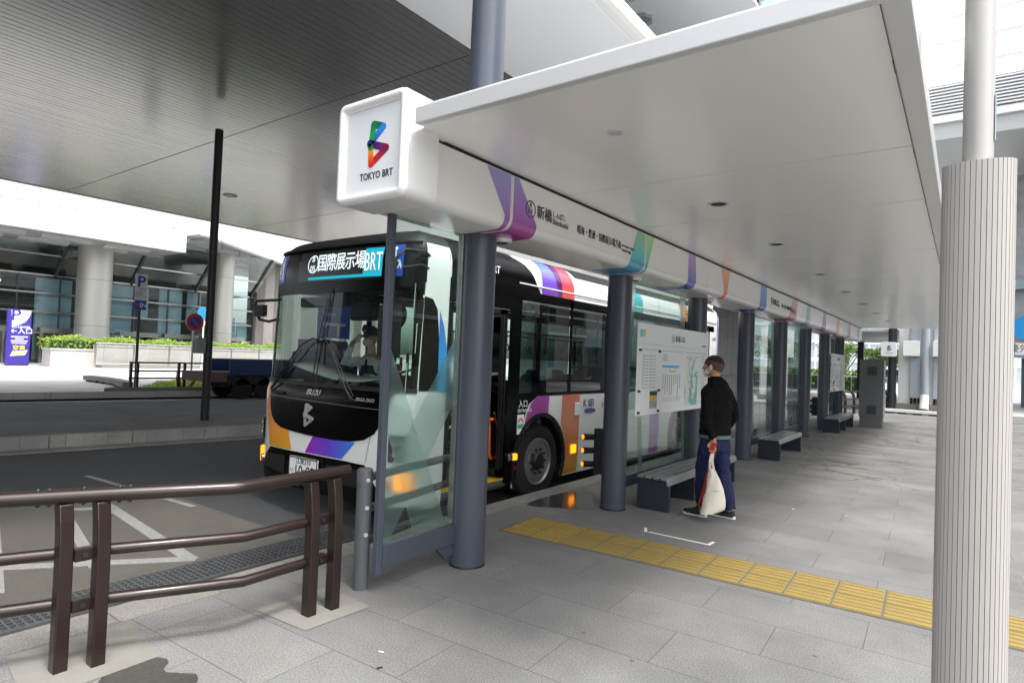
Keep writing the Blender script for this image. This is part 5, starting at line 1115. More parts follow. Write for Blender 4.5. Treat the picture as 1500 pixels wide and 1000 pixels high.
# ---- driver, seated in the cab, right hand at his cap
dv = E('person', (-6.33, 5.50, .85), 'seated bus driver in dark cap and white mask raising a white gloved hand', 'person')
D = frame((-6.33, 5.50, 0), (.22, -.97, 0)); up_ = (.22, -.97, 0)
dz = 1.77
g = G()
tb(g, D, [(-.05, 0, .86), (-.05, 0, 1.1), (-.02, 0, 1.35), (0, 0, 1.50), (0, 0, 1.57)], [(.12, .17), (.12, .16), (.12, .185), (.09, .19), (.06, .09)], 22)
tb(g, D, [(0, 0, 1.52), (.03, 0, 1.68)], [.055, .055], 16)
Rd = Matrix.Rotation(math.atan2(-.97, .22), 4, 'Z'); Rd.translation = D(.05, 0, dz)
g.ball((0, 0, .01), .10, .078, .112, 22, 14, M=Rd); g.ball((.05, 0, -.06), .048, .05, .05, 16, 10, M=Rd); g.ball((.105, 0, -.012), .016, .012, .02, 10, 8, M=Rd)
for sg in (-1, 1):
    g.ball((.0, sg*.082, -.012), .018, .010, .03, 10, 8, M=Rd)
    tb(g, D, [(-.05, sg*.10, .88), (.34, sg*.12, .86), (.42, sg*.12, .50)], [.085, .065, .05], 14)
g.tube([D(0, .18, 1.46), D(.10, .24, 1.22), D(.36, .16, 1.30)], [.05, .042, .03], 14)
g.tube([D(0, -.18, 1.46), D(.10, -.36, 1.42), D(.14, -.22, 1.70), D(.14, -.17, 1.75)], [.05, .045, .032, .028], 14)
remesh('body', g, .008, MT['skin2'], dv, 4)
g = G()
tb(g, D, [(-.05, 0, .98), (-.05, 0, 1.1), (-.02, 0, 1.35), (0, 0, 1.49), (0, 0, 1.545)], [(.135, .185), (.135, .175), (.137, .205), (.105, .205), (.068, .08)], 24)
g.tube([D(0, .16, 1.47), D(.05, .225, 1.35), D(.11, .25, 1.22), D(.30, .18, 1.28)], [.06, .062, .055, .042], 16)
g.tube([D(0, -.16, 1.47), D(.06, -.30, 1.44), D(.10, -.37, 1.43), D(.125, -.29, 1.57), D(.135, -.235, 1.66)], [.062, .062, .058, .048, .04], 16)
MT['shirtw'] = pm('white_shirt', (.74, .78, .84), .8, var=.06, bump=.15, bs=40)
remesh('shirt', g, .009, MT['shirtw'], dv, 4, disp=(.012, .08))
g = G(); tb(g, D, [(-.05, 0, 1.0), (-.05, 0, 1.1), (-.02, 0, 1.33), (.0, 0, 1.44)], [(.155, .19), (.156, .18), (.160, .175), (.140, .13)], 24); g.done('waistcoat', [pm('vest_grey', (.06, .065, .075), .8)], dv, smooth=60)
g = G(); g.prism([(-.012, 1.50), (.012, 1.50), (.022, 1.30), (0, 1.24), (-.022, 1.30)], lambda a, b, d: D(.118+(1.5-b)*.14+d, a, b), 0, .008); g.done('tie', [MT['dgrey']], dv)
g = G(); g.ball((.055, 0, -.052), .068, .070, .058, 18, 12, M=Rd); g.done('face_mask', [MT['mask']], dv, smooth=70)
g = G(); cp = Rd.copy(); g.tube([Rd @ Vector(p) for p in ((0, 0, .035), (0, 0, .075), (.005, 0, .105), (-.005, 0, .135), (-.01, 0, .142))], [(.104, .084), (.108, .088), (.128, .11), (.12, .105), (.05, .05)], 28, up=up_)
cpo = g.done('cap', [pm('navy_cap', (.012, .014, .025), .8)], dv, smooth=50)
g = G(); g.prism([(.03+.135*math.cos(a), .078*math.sin(a)) for a in [R(-80+16*k) for k in range(11)]], lambda a, b, d: Rd @ Vector((a, b, .045-(a-.06)*.35+d)), 0, .006); g.done('peak', [MT['black']], cpo)
g = G(); g.ball((.122, 0, .095), .006, .018, .014, 10, 6, M=Rd); g.done('cap_badge', [MT['chrome']], cpo)
g = G(); hb_ = D(.145, -.17, 1.745); hd_ = (Rd @ Vector((.13, -.03, .06))-hb_).normalized(); sdv = hd_.cross(Vector((0, 0, 1))).normalized(); un = sdv.cross(hd_)
g.tube([hb_, hb_+hd_*.05, hb_+hd_*.085], [(.028, .018), (.038, .017), (.036, .014)], 12, up=un)
for k, (dx, l) in enumerate(((-.027, .85), (-.009, 1), (.009, .95), (.026, .75))):
    b0 = hb_+hd_*.08+un*dx; g.tube([b0, b0+hd_*.032*l, b0+hd_*.058*l-sdv*.012], [.010, .0095, .008], 8)
g.tube([hb_+hd_*.03-un*.034, hb_+hd_*.055-un*.055, hb_+hd_*.085-un*.058], [.012, .010, .009], 8)
remesh('glove', g, .005, MT['mask'], dv, 2)
# ================================================================ OVERPASS
MT['slatc'] = pm('ceiling_slats', (.31, .315, .31), .22, metal=.7, var=.07, vs=1.2, rvar=.06, stretch=(1, .3, 1))
MT['slatgap'] = pm('slat_gap', (.02, .02, .02), .8)
ov = E('overpass', (-14, 8, 6.6), 'wide overhead deck with dark slatted metal ceiling spanning the bus lane', 'overpass')
OX0, OX1, OZ = -24.6, -6.62, 6.6
ys = [-30, -5.3, 1.2, 7.68, 14.2, 20.7, 27.2, 33.7, 48]
ys = [-45]+ys
for a, b in zip(ys, ys[1:]):
    g = G(); n = 106; w = (OX1-OX0)/n
    for i in range(n): x = OX0+i*w; g.box(x, x+w-.016, a+.012, b-.012, OZ+random.uniform(0, .0025), OZ+.03)
    g.done('ceiling_slats', [MT['slatc']], ov)
g = G(); g.box(OX0, OX1, -45, 48, OZ+.031, OZ+1.3); g.done('deck', [MT['slatgap']], ov)
g = G(); g.box(OX0-.12, OX0-.002, -45, 48, OZ-.02, OZ+1.5); g.done('edge_fascia', [MT['cabl']], ov)
MT['soff2'] = pm('white_soffit', (.66, .68, .71), .4, var=.02, vs=.6)
g = G(); g.prism([(OX1+.004, OZ), (-4.14, OZ+.02), (-4.14, OZ+.14), (OX1+.004, OZ+.14)], lambda a, b, d: (a, d, b), -45, 48); g.done('white_soffit', [MT['soff2']], ov)
g = G(); g.box(-4.135, -4.03, -45, 48, OZ-.03, OZ+.16); g.box(-4.30, -4.26, -45, 48, OZ+.002, OZ+.012); g.done('edge_trim', [MT['white']], ov, bevel=.01)
for x, y in ((-19.8, 10.8), (-14.5, 21), (-19, 1), (-14.5, 11.5)):
    g = G(); ring(g, (x, y), .16, .22, lambda a, b, d: (a, b, OZ-d), 0, .02); l = g.done('downlight', [MT['cabd']], ov); g = G(); g.cyl((x, y, OZ-.003), (x, y, OZ-.008), .16, n=20); g.done('lens', [MT['cabl']], l)
vc = E('vent_cap', (-4.35, 9.2, 7.5), 'small dark octagonal vent cap above the white soffit edge', 'vent')
g = G(); g.cyl((-4.42, 9.25, 6.9), (-4.42, 9.25, 7.20), .10, n=16); g.done('pipe', [MT['steel']], vc, smooth=40)
g = G(); g.lathe([(.14, 7.16), (.20, 7.20), (.20, 7.26), (.10, 7.34)], (-4.42, 9.25, 0), n=8); g.done('cap', [MT['dgrey']], vc)
# high white vaulted roof
MT['shellw'] = pm('vault_white', (.72, .73, .74), .5, var=.03, vs=.5)
vr = E('vaulted_roof', (-9, 20, 12), 'high pale vaulted roof with fine curved seams above the canopy', 'roof')
n = 22; cur = [(-5.05-.55*k, 12+.9*math.sin(min(k/n*math.pi, math.pi))) for k in range(n+1)]
g = G()
vs = []
for yy in (-12, 44): vs += [(x, yy, z) for x, z in cur]
m_ = len(cur); g.add(vs+[(a, b, c+.3) for a, b, c in vs], [(i, i+1, m_+i+1, m_+i) for i in range(m_-1)]+[(2*m_+i, 2*m_+i+1, 3*m_+i+1, 3*m_+i) for i in range(m_-1)]+[(0, m_, 3*m_, 2*m_), (m_-1, 2*m_-1, 4*m_-1, 3*m_-1)]); g.done('vault', [MT['shellw']], vr, smooth=30)
for k in range(14):
    g = G(); y0 = -8+k*3.4; g.tube([(x, y0+1.6*math.sin(i/n*math.pi), z-.012) for i, (x, z) in enumerate(cur)], .018, 5); g.done('seam', [MT['cabl']], vr)
sk = E('skylight', (-4.4, 18, 12), 'square steel framed skylight panel beside the vaulted roof', 'skylight')
g = G()
for k in range(4):
    y0 = 17.9+k*3.2
    for (a, b, c_, d_) in ((-4.98, -4.92, y0, y0+3), (-4.0, -3.94, y0, y0+3), (-4.98, -3.94, y0, y0+.08), (-4.98, -3.94, y0+2.9, y0+3), (-4.5, -4.46, y0, y0+3)): g.box(a, b, c_, d_, 12, 12.16)
g.done('frame', [MT['steel']], sk); g = G(); g.box(-4.98, -3.94, 17.9, 30, 12.17, 12.18); g.done('glazing', [MT['glasssh']], sk)
# elevated louvred structure crossing beyond the canopy
vd = E('louvred_viaduct', (6, 36, 14), 'white elevated structure with louvred band crossing high behind the ribbed post', 'viaduct')
g = G(); g.box(-7, 30, 36, 46, 12.9, 14.0); g.done('soffit_beam', [MT['cabl']], vd, bevel=.05)
g = G(); g.box(-7, 30, 35.8, 36, 13.7, 14.05); g.done('ledge', [MT['white']], vd)
g = G()
for k in range(9): g.box(-7, 30, 35.7, 35.86, 14.12+k*.155, 14.19+k*.155)
g.done('louvres', [MT['edge']], vd); g = G(); g.box(-7, 30, 36.0, 36.2, 14.0, 15.6); g.done('louvre_backing', [MT['cabd']], vd)
g = G(); g.box(-7, 30, 35.9, 36.4, 15.55, 22); g.done('upper_wall', [MT['white']], vd)
g = G()
for z in (16.4, 17.6, 18.8, 20.2): g.box(-7, 30, 35.87, 35.9, z, z+.03)
g.done('joint_line', [MT['edge']], vd)
g = G()
for x in (-6, 8, 22): g.box(x-.5, x+.5, 38, 39, 0, 12.9)
g.done('pier', [MT['cabl']], vd)
# ================================================================ LEFT BUILDING
MT['satin'] = pm('satin_steel_column', (.40, .39, .365), .42, metal=.65, var=.05, vs=2, stretch=(3, 3, .3))
lb = E('office_building', (-50, 15, 0), 'glass fronted office building with white canopy and round steel columns beyond the plaza', 'building')
MT['clad'] = pm('white_cladding', (.72, .74, .78), .4, var=.03, vs=.4); MT['coffer'] = pm('coffer_grey', (.30, .31, .32), .5, metal=.3, var=.08, vs=.5)
MT['stone'] = brickmat('wall_stone', (.24, .22, .20), (.12, .11, .10), 1.5, .9, ms=.02, var=.08, spots=False)
MT['fglass'] = glass('facade_glass', (.72, .80, .80), refl=2.2); MT['mull'] = pm('mullion', (.05, .06, .065), .4, metal=.4)
g = G()
for a, b in [(y, y+3.35) for y in [-23+3.35*k for k in range(13)]]: g.box(-43.4, -43.0, a+.012, b-.012, 7.85, 9.25)
fa = g.done('canopy_fascia', [MT['clad']], lb)
g = G(); g.prism([(-43.4, 9.25), (-43.0, 9.25), (-52, 11.6), (-52, 11.2)], lambda a, b, d: (a, d, b), -23, 20.55); g.done('sloping_roof', [MT['clad']], lb)
g = G()
for k in range(40): g.box(-44.1, -43.95, 20.2-k*.95, 20.0-k*.95, 9.50, 9.58)
g.done('snow_clip', [MT['cabd']], lb)
g = G(); g.box(-52, -43.4, -23, 20.5, 7.85, 7.9); g.done('canopy_soffit', [MT['coffer']], lb)
g = G()
for k in range(12):
    for j in range(3):
        x, y = -44.2-j*2.3, 18.8-k*3.4-j*.5; g.prism([(x, y), (x-.2, y-2.6), (x-1.7, y-2.3), (x-1.5, y+.3)], lambda a, b, d: (a, b, d-.03*(a-x)), 7.70, 7.84)
g.done('coffer_panel', [pm('coffer_light', (.45, .46, .46), .4, metal=.2)], lb)
# second canopy further right
f2 = [(-39.6, 18.9), (-48.6, 32.3)]; dv_ = (Vector(f2[1])-Vector(f2[0])).normalized(); nv_ = Vector((-dv_.y, dv_.x))
g = G(); A_, B_ = Vector(f2[0])+nv_*-.0, Vector(f2[1]); s2 = Vector((-44.0, 20.6))
q0 = Vector((-40.85, 20.9)); 
g.prism([tuple(q0), tuple(B_+dv_*10), tuple(B_+dv_*10+Vector((-1.2, -.8))*.35), tuple(q0+Vector((-1.2, -.8))*.35)], lambda a, b, d: (a, b, d), 8.9, 10.9); g.done('canopy_fascia', [MT['clad']], lb)
g = G(); g.prism([tuple(q0+Vector((-.3, .3))), tuple(B_+dv_*10), (-62, 44), (-62, 20.7)], lambda a, b, d: (a, b, d), 9.0, 9.2); g.done('canopy_soffit', [MT['coffer']], lb)
g = G()
for k in range(6):
    for j in range(3):
        c_ = q0+dv_*(1.2+k*2.7)+Vector((-1.5-j*2.2, -.2)); g.prism([(c_.x, c_.y), (c_.x-1.3, c_.y+2.0), (c_.x-2.4, c_.y+1.2), (c_.x-1.1, c_.y-.7)], lambda a, b, d: (a, b, d), 8.7, 8.99)
g.done('coffer_panel', [MT['coffer']], lb)
for y, rr0, zt in ((16.6, 1.0, 7.9), (25.5, .72, 9.0), (3.5, 1.0, 7.9), (-9, 1.0, 7.9)):
    g = G(); g.cyl((-47, y, 0), (-47, y, zt), rr0, n=48); c_ = g.done('column', [MT['satin']], lb, smooth=40)
    g = G()
    for z in (2.55, 6.9 if y > 20 else 5.6): g.cyl((-47, y, z), (-47, y, z+.03), rr0+.004, n=48)
    g.done('column_joint', [MT['cabd']], c_)
# facade
FX = -50
g = G(); g.box(FX-.03, FX, -20, 29.8, .1, 5.85); g.done('facade_glass', [MT['fglass']], lb)
g = G(); g.prism([(FX, 5.85), (FX+3.2, 8.9), (FX+3.17, 8.93), (FX-.03, 5.88)], lambda a, b, d: (a, d, b), -20, 29.8); g.done('sloped_glass', [MT['fglass']], lb)
g = G()
for k in range(22): y = -20+k*2.37; g.box(FX, FX+.10, y, y+.10, .0, 5.85)
for k in range(11): y = -18+k*4.74; g.prism([(FX, 5.85), (FX+3.2, 8.9), (FX+3.3, 8.8), (FX+.12, 5.78)], lambda a, b, d: (a, d, b), y, y+.16)
g.done('mullions', [MT['mull']], lb)
g = G()
for z in (1.95, 3.35, 4.6, 5.82): g.box(FX, FX+.16, -20, 29.8, z, z+.11)
g.box(FX+1.2, FX+1.35, -20, 29.8, 7.05, 7.16)
g.done('transoms', [MT['chrome']], lb)
g = G(); g.box(FX-6, FX-5.9, -20, 29.8, 0, 9); g.done('inner_wall', [pm('lobby_wall', (.10, .10, .095), .6, var=.3, vs=.8)], lb)
g = G(); g.box(FX-6, FX, -20, 29.8, 5.9, 5.95); g.box(FX-6, FX, -20, 29.8, 8.9, 8.95); g.done('inner_floor', [MT['cabd']], lb)
MT['reflection_panel'] = pm('pale_reflection', (.68, .78, .90), .6, var=.4, vs=.9)  # pale blue panels behind the glass, coloured to stand in for facade reflections
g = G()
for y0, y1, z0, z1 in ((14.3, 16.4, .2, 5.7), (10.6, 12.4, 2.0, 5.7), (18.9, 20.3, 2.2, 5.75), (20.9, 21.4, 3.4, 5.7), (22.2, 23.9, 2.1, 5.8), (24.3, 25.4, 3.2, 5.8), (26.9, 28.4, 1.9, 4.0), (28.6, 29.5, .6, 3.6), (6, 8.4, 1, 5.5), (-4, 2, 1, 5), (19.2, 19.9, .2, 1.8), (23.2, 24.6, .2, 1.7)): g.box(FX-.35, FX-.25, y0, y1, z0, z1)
g.done('reflection_panel', [MT['reflection_panel']], lb)
g = G()
for y0, y1, z0, z1 in ((12.2, 13.8, 6.2, 8.6), (16.2, 18.6, 6.2, 8.6), (20, 23, 6.1, 8)): g.box(FX-3, FX-2.9, y0, y1, z0, z1)
g.done('mural', [pm('mural', (.16, .08, .045), .7, var=.7, vs=1.5)], lb)
for k, (y, z, x) in enumerate(((20.5, 5.4, -3), (22.8, 5.2, -4), (26.2, 5.6, -2), (28.1, 5.0, -3), (27.3, 4.9, -4), (12.8, 5.4, -2))):
    g = G(); g.ball((FX+x, y, z), .07, .07, .07, 8, 6); g.done('lobby_lamp', [emis('warm_lamp', (1, .75, .4), 5)], lb)
for y0 in (11.2, 14.4, 19.2, 22.3, 26.2):
    g = G()
    for (a, b, c_, d_) in ((y0, y0+2.6, 2.0, 2.35), (y0, y0+.14, 0, 2.0), (y0+1.25, y0+1.36, 0, 2.0), (y0+2.46, y0+2.6, 0, 2.0)): g.box(FX+.12, FX+.7, a, b, c_, d_)
    dr_ = g.done('entrance_frame', [MT['chrome']], lb)
    g = G(); g.box(FX+.3, FX+.32, y0+.14, y0+2.46, .02, 2.0); g.done('entrance_glass', [MT['glassbus']], dr_)
text('entrance_lettering', 'Socio', .62, MT['inkg'], lb, (FX+.72, 20.0, 2.18), (0, 1, 0), (0, 0, 1))
g = G(); g.box(FX-1, FX+.5, 29.85, 46, 0, 9.1); g.done('stone_wall', [MT['stone']], lb)
g = G(); g.box(-64, FX-1, -23, 46, 9.3, 40); g.done('tower_body', [pm('tower_cladding', (.45, .46, .47), .5, var=.1, vs=.2)], lb)
g = G()
for k in range(8):
    for j in range(16): g.box(FX-.999, FX-.96, -21+j*4.1, -18+j*4.1, 12.5+k*3.4, 14.6+k*3.4)
g.done('window_row', [MT['glassdark']], lb)
# planter, hedge, glass balustrade
def leaves(name, pts_fn, n, size, cols, parent=None, seed=1, kind=None, label=None, cat=None, bm_=.5):
    rr = random.Random(seed); g = G()
    for i in range(n):
        p = Vector(pts_fn(rr)); s = size*rr.uniform(.6, 1.35)
        a = Vector((rr.gauss(0, 1), rr.gauss(0, 1), rr.gauss(0, 1))).normalized(); b = a.cross(Vector((rr.gauss(0, 1), rr.gauss(0, 1), rr.gauss(0, 1)))).normalized()
        g.add([p-a*s, p-b*s*.55, p+a*s, p+b*s*.55], [(0, 1, 2, 3)], rr.randrange(len(cols)))
    return g.done(name, cols, parent, fix=False)
def leafmat(name, c):
    m, t, o = nodes(name); L = t.links.new; b = N(t, 'BsdfPrincipled'); b.inputs['Base Color'].default_value = (*c, 1); b.inputs['Roughness'].default_value = .55
    n = N(t, 'TexNoise'); n.inputs['Scale'].default_value = 3; mx = N(t, 'Mix', data_type='RGBA', blend_type='MULTIPLY'); mx.inputs[0].default_value = .6; mx.inputs[6].default_value = (*c, 1); L(n.outputs[0], mx.inputs[7]); L(mx.outputs[2], b.inputs['Base Color'])
    tl = N(t, 'BsdfTranslucent'); tl.inputs[0].default_value = (c[0]*1.3, c[1]*1.3, c[2]*.6, 1); ms = N(t, 'MixShader'); ms.inputs[0].default_value = .35
    L(b.outputs[0], ms.inputs[1]); L(tl.outputs[0], ms.inputs[2]); L(ms.outputs[0], o.inputs[0]); return m
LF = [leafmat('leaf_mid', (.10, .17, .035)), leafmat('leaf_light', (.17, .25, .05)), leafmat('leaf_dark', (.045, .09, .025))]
LFH = [leafmat('hedge_lime', (.42, .60, .10)), leafmat('hedge_mid', (.26, .44, .08)), leafmat('hedge_pale', (.52, .66, .18))]
MT['granite'] = brickmat('planter_granite', (.46, .43, .41), (.28, .27, .26), 2.4, 1.3, ms=.012, var=.06, spots=False)
pw = E('planter_wall', (-42.5, 20, 0), 'long low pale granite planter wall stepping forward at its left end', 'planter')
g = G(); g.box(-42.7, -42.2, 15.2, 30, 0, 1.28); g.box(-42.75, -42.15, 15.2, 30, 1.28, 1.36); g.box(-43.6, -42.2, 12.9, 15.19, 0, 1.0); g.box(-43.65, -42.15, 12.85, 15.19, 1.0, 1.08); g.done('wall', [MT['granite']], pw)
g = G(); g.box(-42.2, -41.2, 15.2, 31, 0, .16); g.done('kerb', [MT['concrete']], pw)
hd = E('hedge', (-43.5, 20, 1.1), 'bright lime green clipped hedge growing along the top of the granite planter', 'hedge')
def hp(rr):
    y = rr.uniform(12.95, 30); return (-43.9+rr.uniform(-.8, 1.1)*(1), y, 1.0+rr.random()**.7*(.78+.10*math.sin(y*2.3)+.06*math.sin(y*7)))
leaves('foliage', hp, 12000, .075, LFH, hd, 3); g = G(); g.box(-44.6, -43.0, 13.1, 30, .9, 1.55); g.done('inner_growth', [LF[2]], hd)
gb = E('glass_balustrade', (-41.5, 20, 0), 'glass balustrade with steel posts and handrail in front of the pale planter wall', 'balustrade')
for k in range(8):
    y = 14.9+k*2.1; g = G(); g.box(-41.55, -41.47, y-.05, y+.05, .16, 1.45); g.done('post', [MT['chrome']], gb)
    if k < 7: g = G(); g.box(-41.52, -41.50, y+.1, y+2.0, .28, 1.32); g.done('glass_panel', [MT['glassclear']], gb)
g = G(); g.tube([(-41.51, 14.9, 1.47), (-41.51, 29.6, 1.47)], .045, 10); g.done('handrail', [MT['chrome']], gb)
g = G(); g.tube([(-41.51, 14.9, .24), (-41.51, 29.6, .24)], .03, 8); g.done('lower_rail', [MT['chrome']], gb)
# parking pylon
pp = E('parking_pylon', (-44, 11.8, 0), 'purple blue parking pylon sign with a large white P beside the hedge', 'sign')
MT['purple'] = pm('pylon_purple', V('3a2f8c'), .35, var=.04)
g = G(); g.box(-44.25, -44.0, 11.3, 12.42, .06, 3.22); g.done('body', [MT['purple']], pp, bevel=.02); g = G(); g.box(-44.2, -44.02, 11.35, 12.38, 0, .06); g.done('base', [MT['dgrey']], pp)
PYF = lambda a, b, d: (-43.998+d, a, b)
g = G(); g.prism([(11.46, 3.19), (12.38, 3.19)]+[(11.46+.92*math.cos(R(-5-k*9)), 3.19+.92*math.sin(R(-5-k*9))) for k in range(10)], PYF, 0, .004); g.done('white_field', [MT['wink']], pp)
text('lettering', 'P', .92, MT['purple'], pp, (-43.990, 11.44, 2.88), (0, 1, 0), (0, 0, 1), bold=.03); text('lettering', '時間貸', .16, MT['inkg'], pp, (-43.992, 11.72, 2.50), (0, 1, 0), (0, 0, 1))
text('lettering', 'SIO-CENTER', .16, MT['wink'], pp, (-43.992, 11.50, 2.22), (0, 1, 0), (0, 0, 1), bold=.02); text('lettering', '←入口', .36, MT['wink'], pp, (-43.992, 11.45, 1.98), (0, 1, 0), (0, 0, 1), bold=.02)
g = G()
for k, (a, b) in enumerate(((11.5, 12.3), (11.7, 12.1), (11.5, 12.3), (11.55, 12.25))): g.prism([(a, 1.70-k*.12), (b, 1.70-k*.12), (b, 1.62-k*.12), (a, 1.62-k*.12)], PYF, 0, .004)
g.done('print_lines', [pm('print_lilac', V('b8b4e0'), .4)], pp)
text('lettering', '空車', .30, pm('print_yellow', V('f0e020'), .4), pp, (-43.992, 11.60, 1.02), (0, 1, 0), (0, 0, 1), bold=.02)
g = G(); g.prism([(11.5, .55), (12.2, .62), (12.32, .90), (11.62, .83)], PYF, 0, .004); lp = g.done('logo_plate', [pm('plate_cream', V('f0e8a0'), .4)], pp); text('lettering', 'Times', .2, MT['ink'], lp, (-43.990, 11.64, .74), (0, 1, .1), (0, 0, 1), bold=.02)
# parking sign pole
pk = E('parking_sign', (-22.4, 9.27, 0), 'blue and white parking sign with red arrow on a thin dark pole', 'road sign')
g = G(); g.cyl((-22.4, 9.27, 0), (-22.4, 9.27, 3.9), .045, n=14); g.done('pole', [MT['dgrey']], pk, smooth=40)
for z0, z1, m_ in ((3.30, 3.90, MT['wink']), (3.02, 3.285, MT['wink']), (2.70, 3.005, MT['signblue'])):
    g = G(); g.box(-22.35, -22.33, 9.08, 9.46, z0, z1); g.done('plate', [m_], pk, bevel=.004)
g = G(); g.box(-22.329, -22.327, 9.10, 9.44, 3.32, 3.88)
text('lettering', 'P', .52, MT['signblue'], pk, (-22.325, 9.13, 3.62), (0, 1, 0), (0, 0, 1), bold=.04); text('lettering', '普通車\nPパーキング', .075, MT['inkg'], pk, (-22.325, 9.10, 3.18), (0, 1, 0), (0, 0, 1)); text('lettering', '時間貸', .08, MT['inkg'], pk, (-22.325, 9.20, 3.38), (0, 1, 0), (0, 0, 1))
text('lettering', 'IN', .22, MT['wink'], pk, (-22.325, 9.24, 2.84), (0, 1, 0), (0, 0, 1), bold=.03)
g = G(); g.prism([(9.11, 2.85), (9.18, 2.92), (9.18, 2.87), (9.225, 2.87), (9.225, 2.83), (9.18, 2.83), (9.18, 2.78)], lambda a, b, d: (-22.326+d, a, b), 0, .003); g.done('arrow', [pm('arrow_red', V('d83040'), .4)], pk)
# no parking sign
npk = E('no_parking_sign', (-23.6, 11.7, 0), 'round red rimmed blue no parking sign with one red slash on a grey pole', 'road sign')
g = G(); g.cyl((-23.6, 11.7, 0), (-23.6, 11.7, 2.7), .035, n=12); g.done('pole', [MT['steel']], npk, smooth=40)
NF = lambda a, b, d: (-23.55+d, 11.72+a, 2.45+b)
g = G(); g.prism(circ((0, 0), .335, 36), NF, 0, .01); g.done('rim', [MT['wink']], npk); g = G(); g.prism(circ((0, 0), .33, 36), NF, .01, .013); g.done('red_ring', [pm('sign_red', V('e0342c'), .4)], npk)
g = G(); g.prism(circ((0, 0), .23, 36), NF, .013, .016); g.done('blue_disc', [MT['signblue']], npk); g = G(); g.prism([tuple(v) for v in strip([(-.18, .18), (.18, -.18)], .06)[0]], NF, .016, .019); g.done('slash', [pm('sign_red2', V('e0342c'), .4)], npk)
bs_ = E('cycle_sign', (-30, 15.35, 0), 'small round light blue sign on a white pole partly behind the tall black pole', 'road sign')
g = G(); g.cyl((-30, 15.35, 0), (-30, 15.35, 3.3), .035, n=10); g.done('pole', [MT['wink']], bs_); g = G(); g.cyl((-29.96, 15.3, 3.15), (-29.93, 15.3, 3.15), .30, n=28); g.done('disc', [pm('cyan_sign', V('38a0e0'), .4)], bs_); g = G(); g.box(-29.96, -29.94, 15.05, 15.6, 2.55, 2.78); g.done('plate', [MT['wink']], bs_)
# black guard rail by the second road
bg = E('guard_railing', (-22, 9, 0), 'black horizontal bar railing beyond the second road in front of the grass', 'railing')
for y in (8.95, 9.15, 10.48, 10.68, 12.0, 12.2, 13.5):
    g = G(); g.box(-22.04, -21.96, y-.035, y+.035, 0, .93); g.done('post', [MT['dgrey']], bg)
for z in (.94, .66, .42):
    g = G(); g.tube([(-22, 8.9, z), (-22, 13.6, z)], .028, 8); g.done('rail', [MT['dgrey']], bg)
gs = [( -22.45+.155*3.4, 9.1), (-23.6, 10.2), (-27.5, 12.2), (-28.5, 16.5), (-20.6, 18)]
o = sheet('lawn', gs, .02, pm('soil', (.08, .11, .03), .9, var=.3)); o['kind'] = 'structure'
def gp(rr):
    while True:
        x, y = rr.uniform(-28.5, -20.6), rr.uniform(9.2, 17.5)
        t_ = (y-9.1)/8; 
        if -22.3-6.2*min(1, t_*1.7) < x < -21.9+t_*1.2 and x > -28.5: return (x, y, .06+rr.random()*.13)
rr = random.Random(11); g = G()
for i in range(7000):
    p = Vector(gp(rr)); h = rr.uniform(.05, .16); d_ = Vector((rr.gauss(0, .05), rr.gauss(0, .05), h)); w = Vector((rr.gauss(0, 1), rr.gauss(0, 1), 0)).normalized()*.014; p.z = .02
    g.add([p-w, p+w, p+d_], [(0, 1, 2)], rr.randrange(3))
tagit(g.done('grass', [LFH[0], LF[1], LFH[2]], fix=False), 'short bright green grass growing behind the black bar railing', 'grass', kind='stuff')
wsn = E('kerb_block', (-25.5, 9.8, 0), 'low curved concrete kerb block at the left end of the grass', 'kerb block')
g = G(); pth = [(-27.8, 9.75), (-26.4, 9.85), (-24.8, 9.7), (-23.4, 9.35), (-22.9, 9.25)]
for a, b in zip(pth, pth[1:]):
    for q in strip([a, b], .32): g.prism([tuple(v) for v in q], F2, .06, .24)
g.done('block', [MT['concrete']], wsn, bevel=.02); g = G()
for k in range(7): g.box(-27.5+k*.62, -27.2+k*.62, 9.6-(k > 4)*.12*(k-3), 9.9-(k > 4)*.1*(k-3), 0, .07)
g.done('foot', [MT['dgrey']], wsn)
yb = E('wheel_chock', (-22.3, 11, 0), 'yellow and black curved object leaning on the foot of the black bar railing', 'chock')
g = G(); g.tube([(-22.2, 10.55, .62), (-22.2, 10.57, .35), (-22.2, 10.62, .12), (-22.2, 10.80, .06), (-22.2, 10.98, .10), (-22.2, 11.1, .28), (-22.2, 11.16, .58)], [.05, .075, .08, .07, .075, .06, .02], 10); g.done('crescent', [pm('ochre_chock', V('b08820'), .6, var=.5, vs=8)], yb, smooth=60)
# truck
tr = E('flatbed_truck', (-20.6, 13, -.2), 'small flatbed truck with dark blue drop sides parked on the second road behind the bus', 'truck')
MT['truckblue'] = pm('truck_blue', V('24406c'), .45, var=.1, vs=3); MT['under'] = pm('truck_frame', (.015, .015, .017), .7)
g = G(); g.box(-21.5, -19.9, 11.15, 14.6, .62, .72); g.box(-19.96, -19.90, 11.15, 14.6, .72, 1.15); g.box(-21.5, -21.44, 11.15, 14.6, .72, 1.15); g.box(-21.44, -19.96, 14.54, 14.6, .72, 1.5); g.done('cargo_bed', [MT['truckblue']], tr, bevel=.01)
g = G(); 
for k in range(4): g.box(-19.898, -19.88, 11.5+k*.9, 11.58+k*.9, .66, .80)
g.done('latch', [MT['truckblue']], tr)
g = G(); g.box(-21.3, -20.0, 11.1, 16.4, .30, .61); g.box(-21.45, -19.95, 11.12, 11.2, .2, .6); g.done('chassis', [MT['under']], tr)
g = G(); g.box(-21.5, -19.95, 10.35, 11.1, .40, .72); g.done('tail_lift', [pm('rusty_plate', (.12, .08, .07), .7, var=.3)], tr)
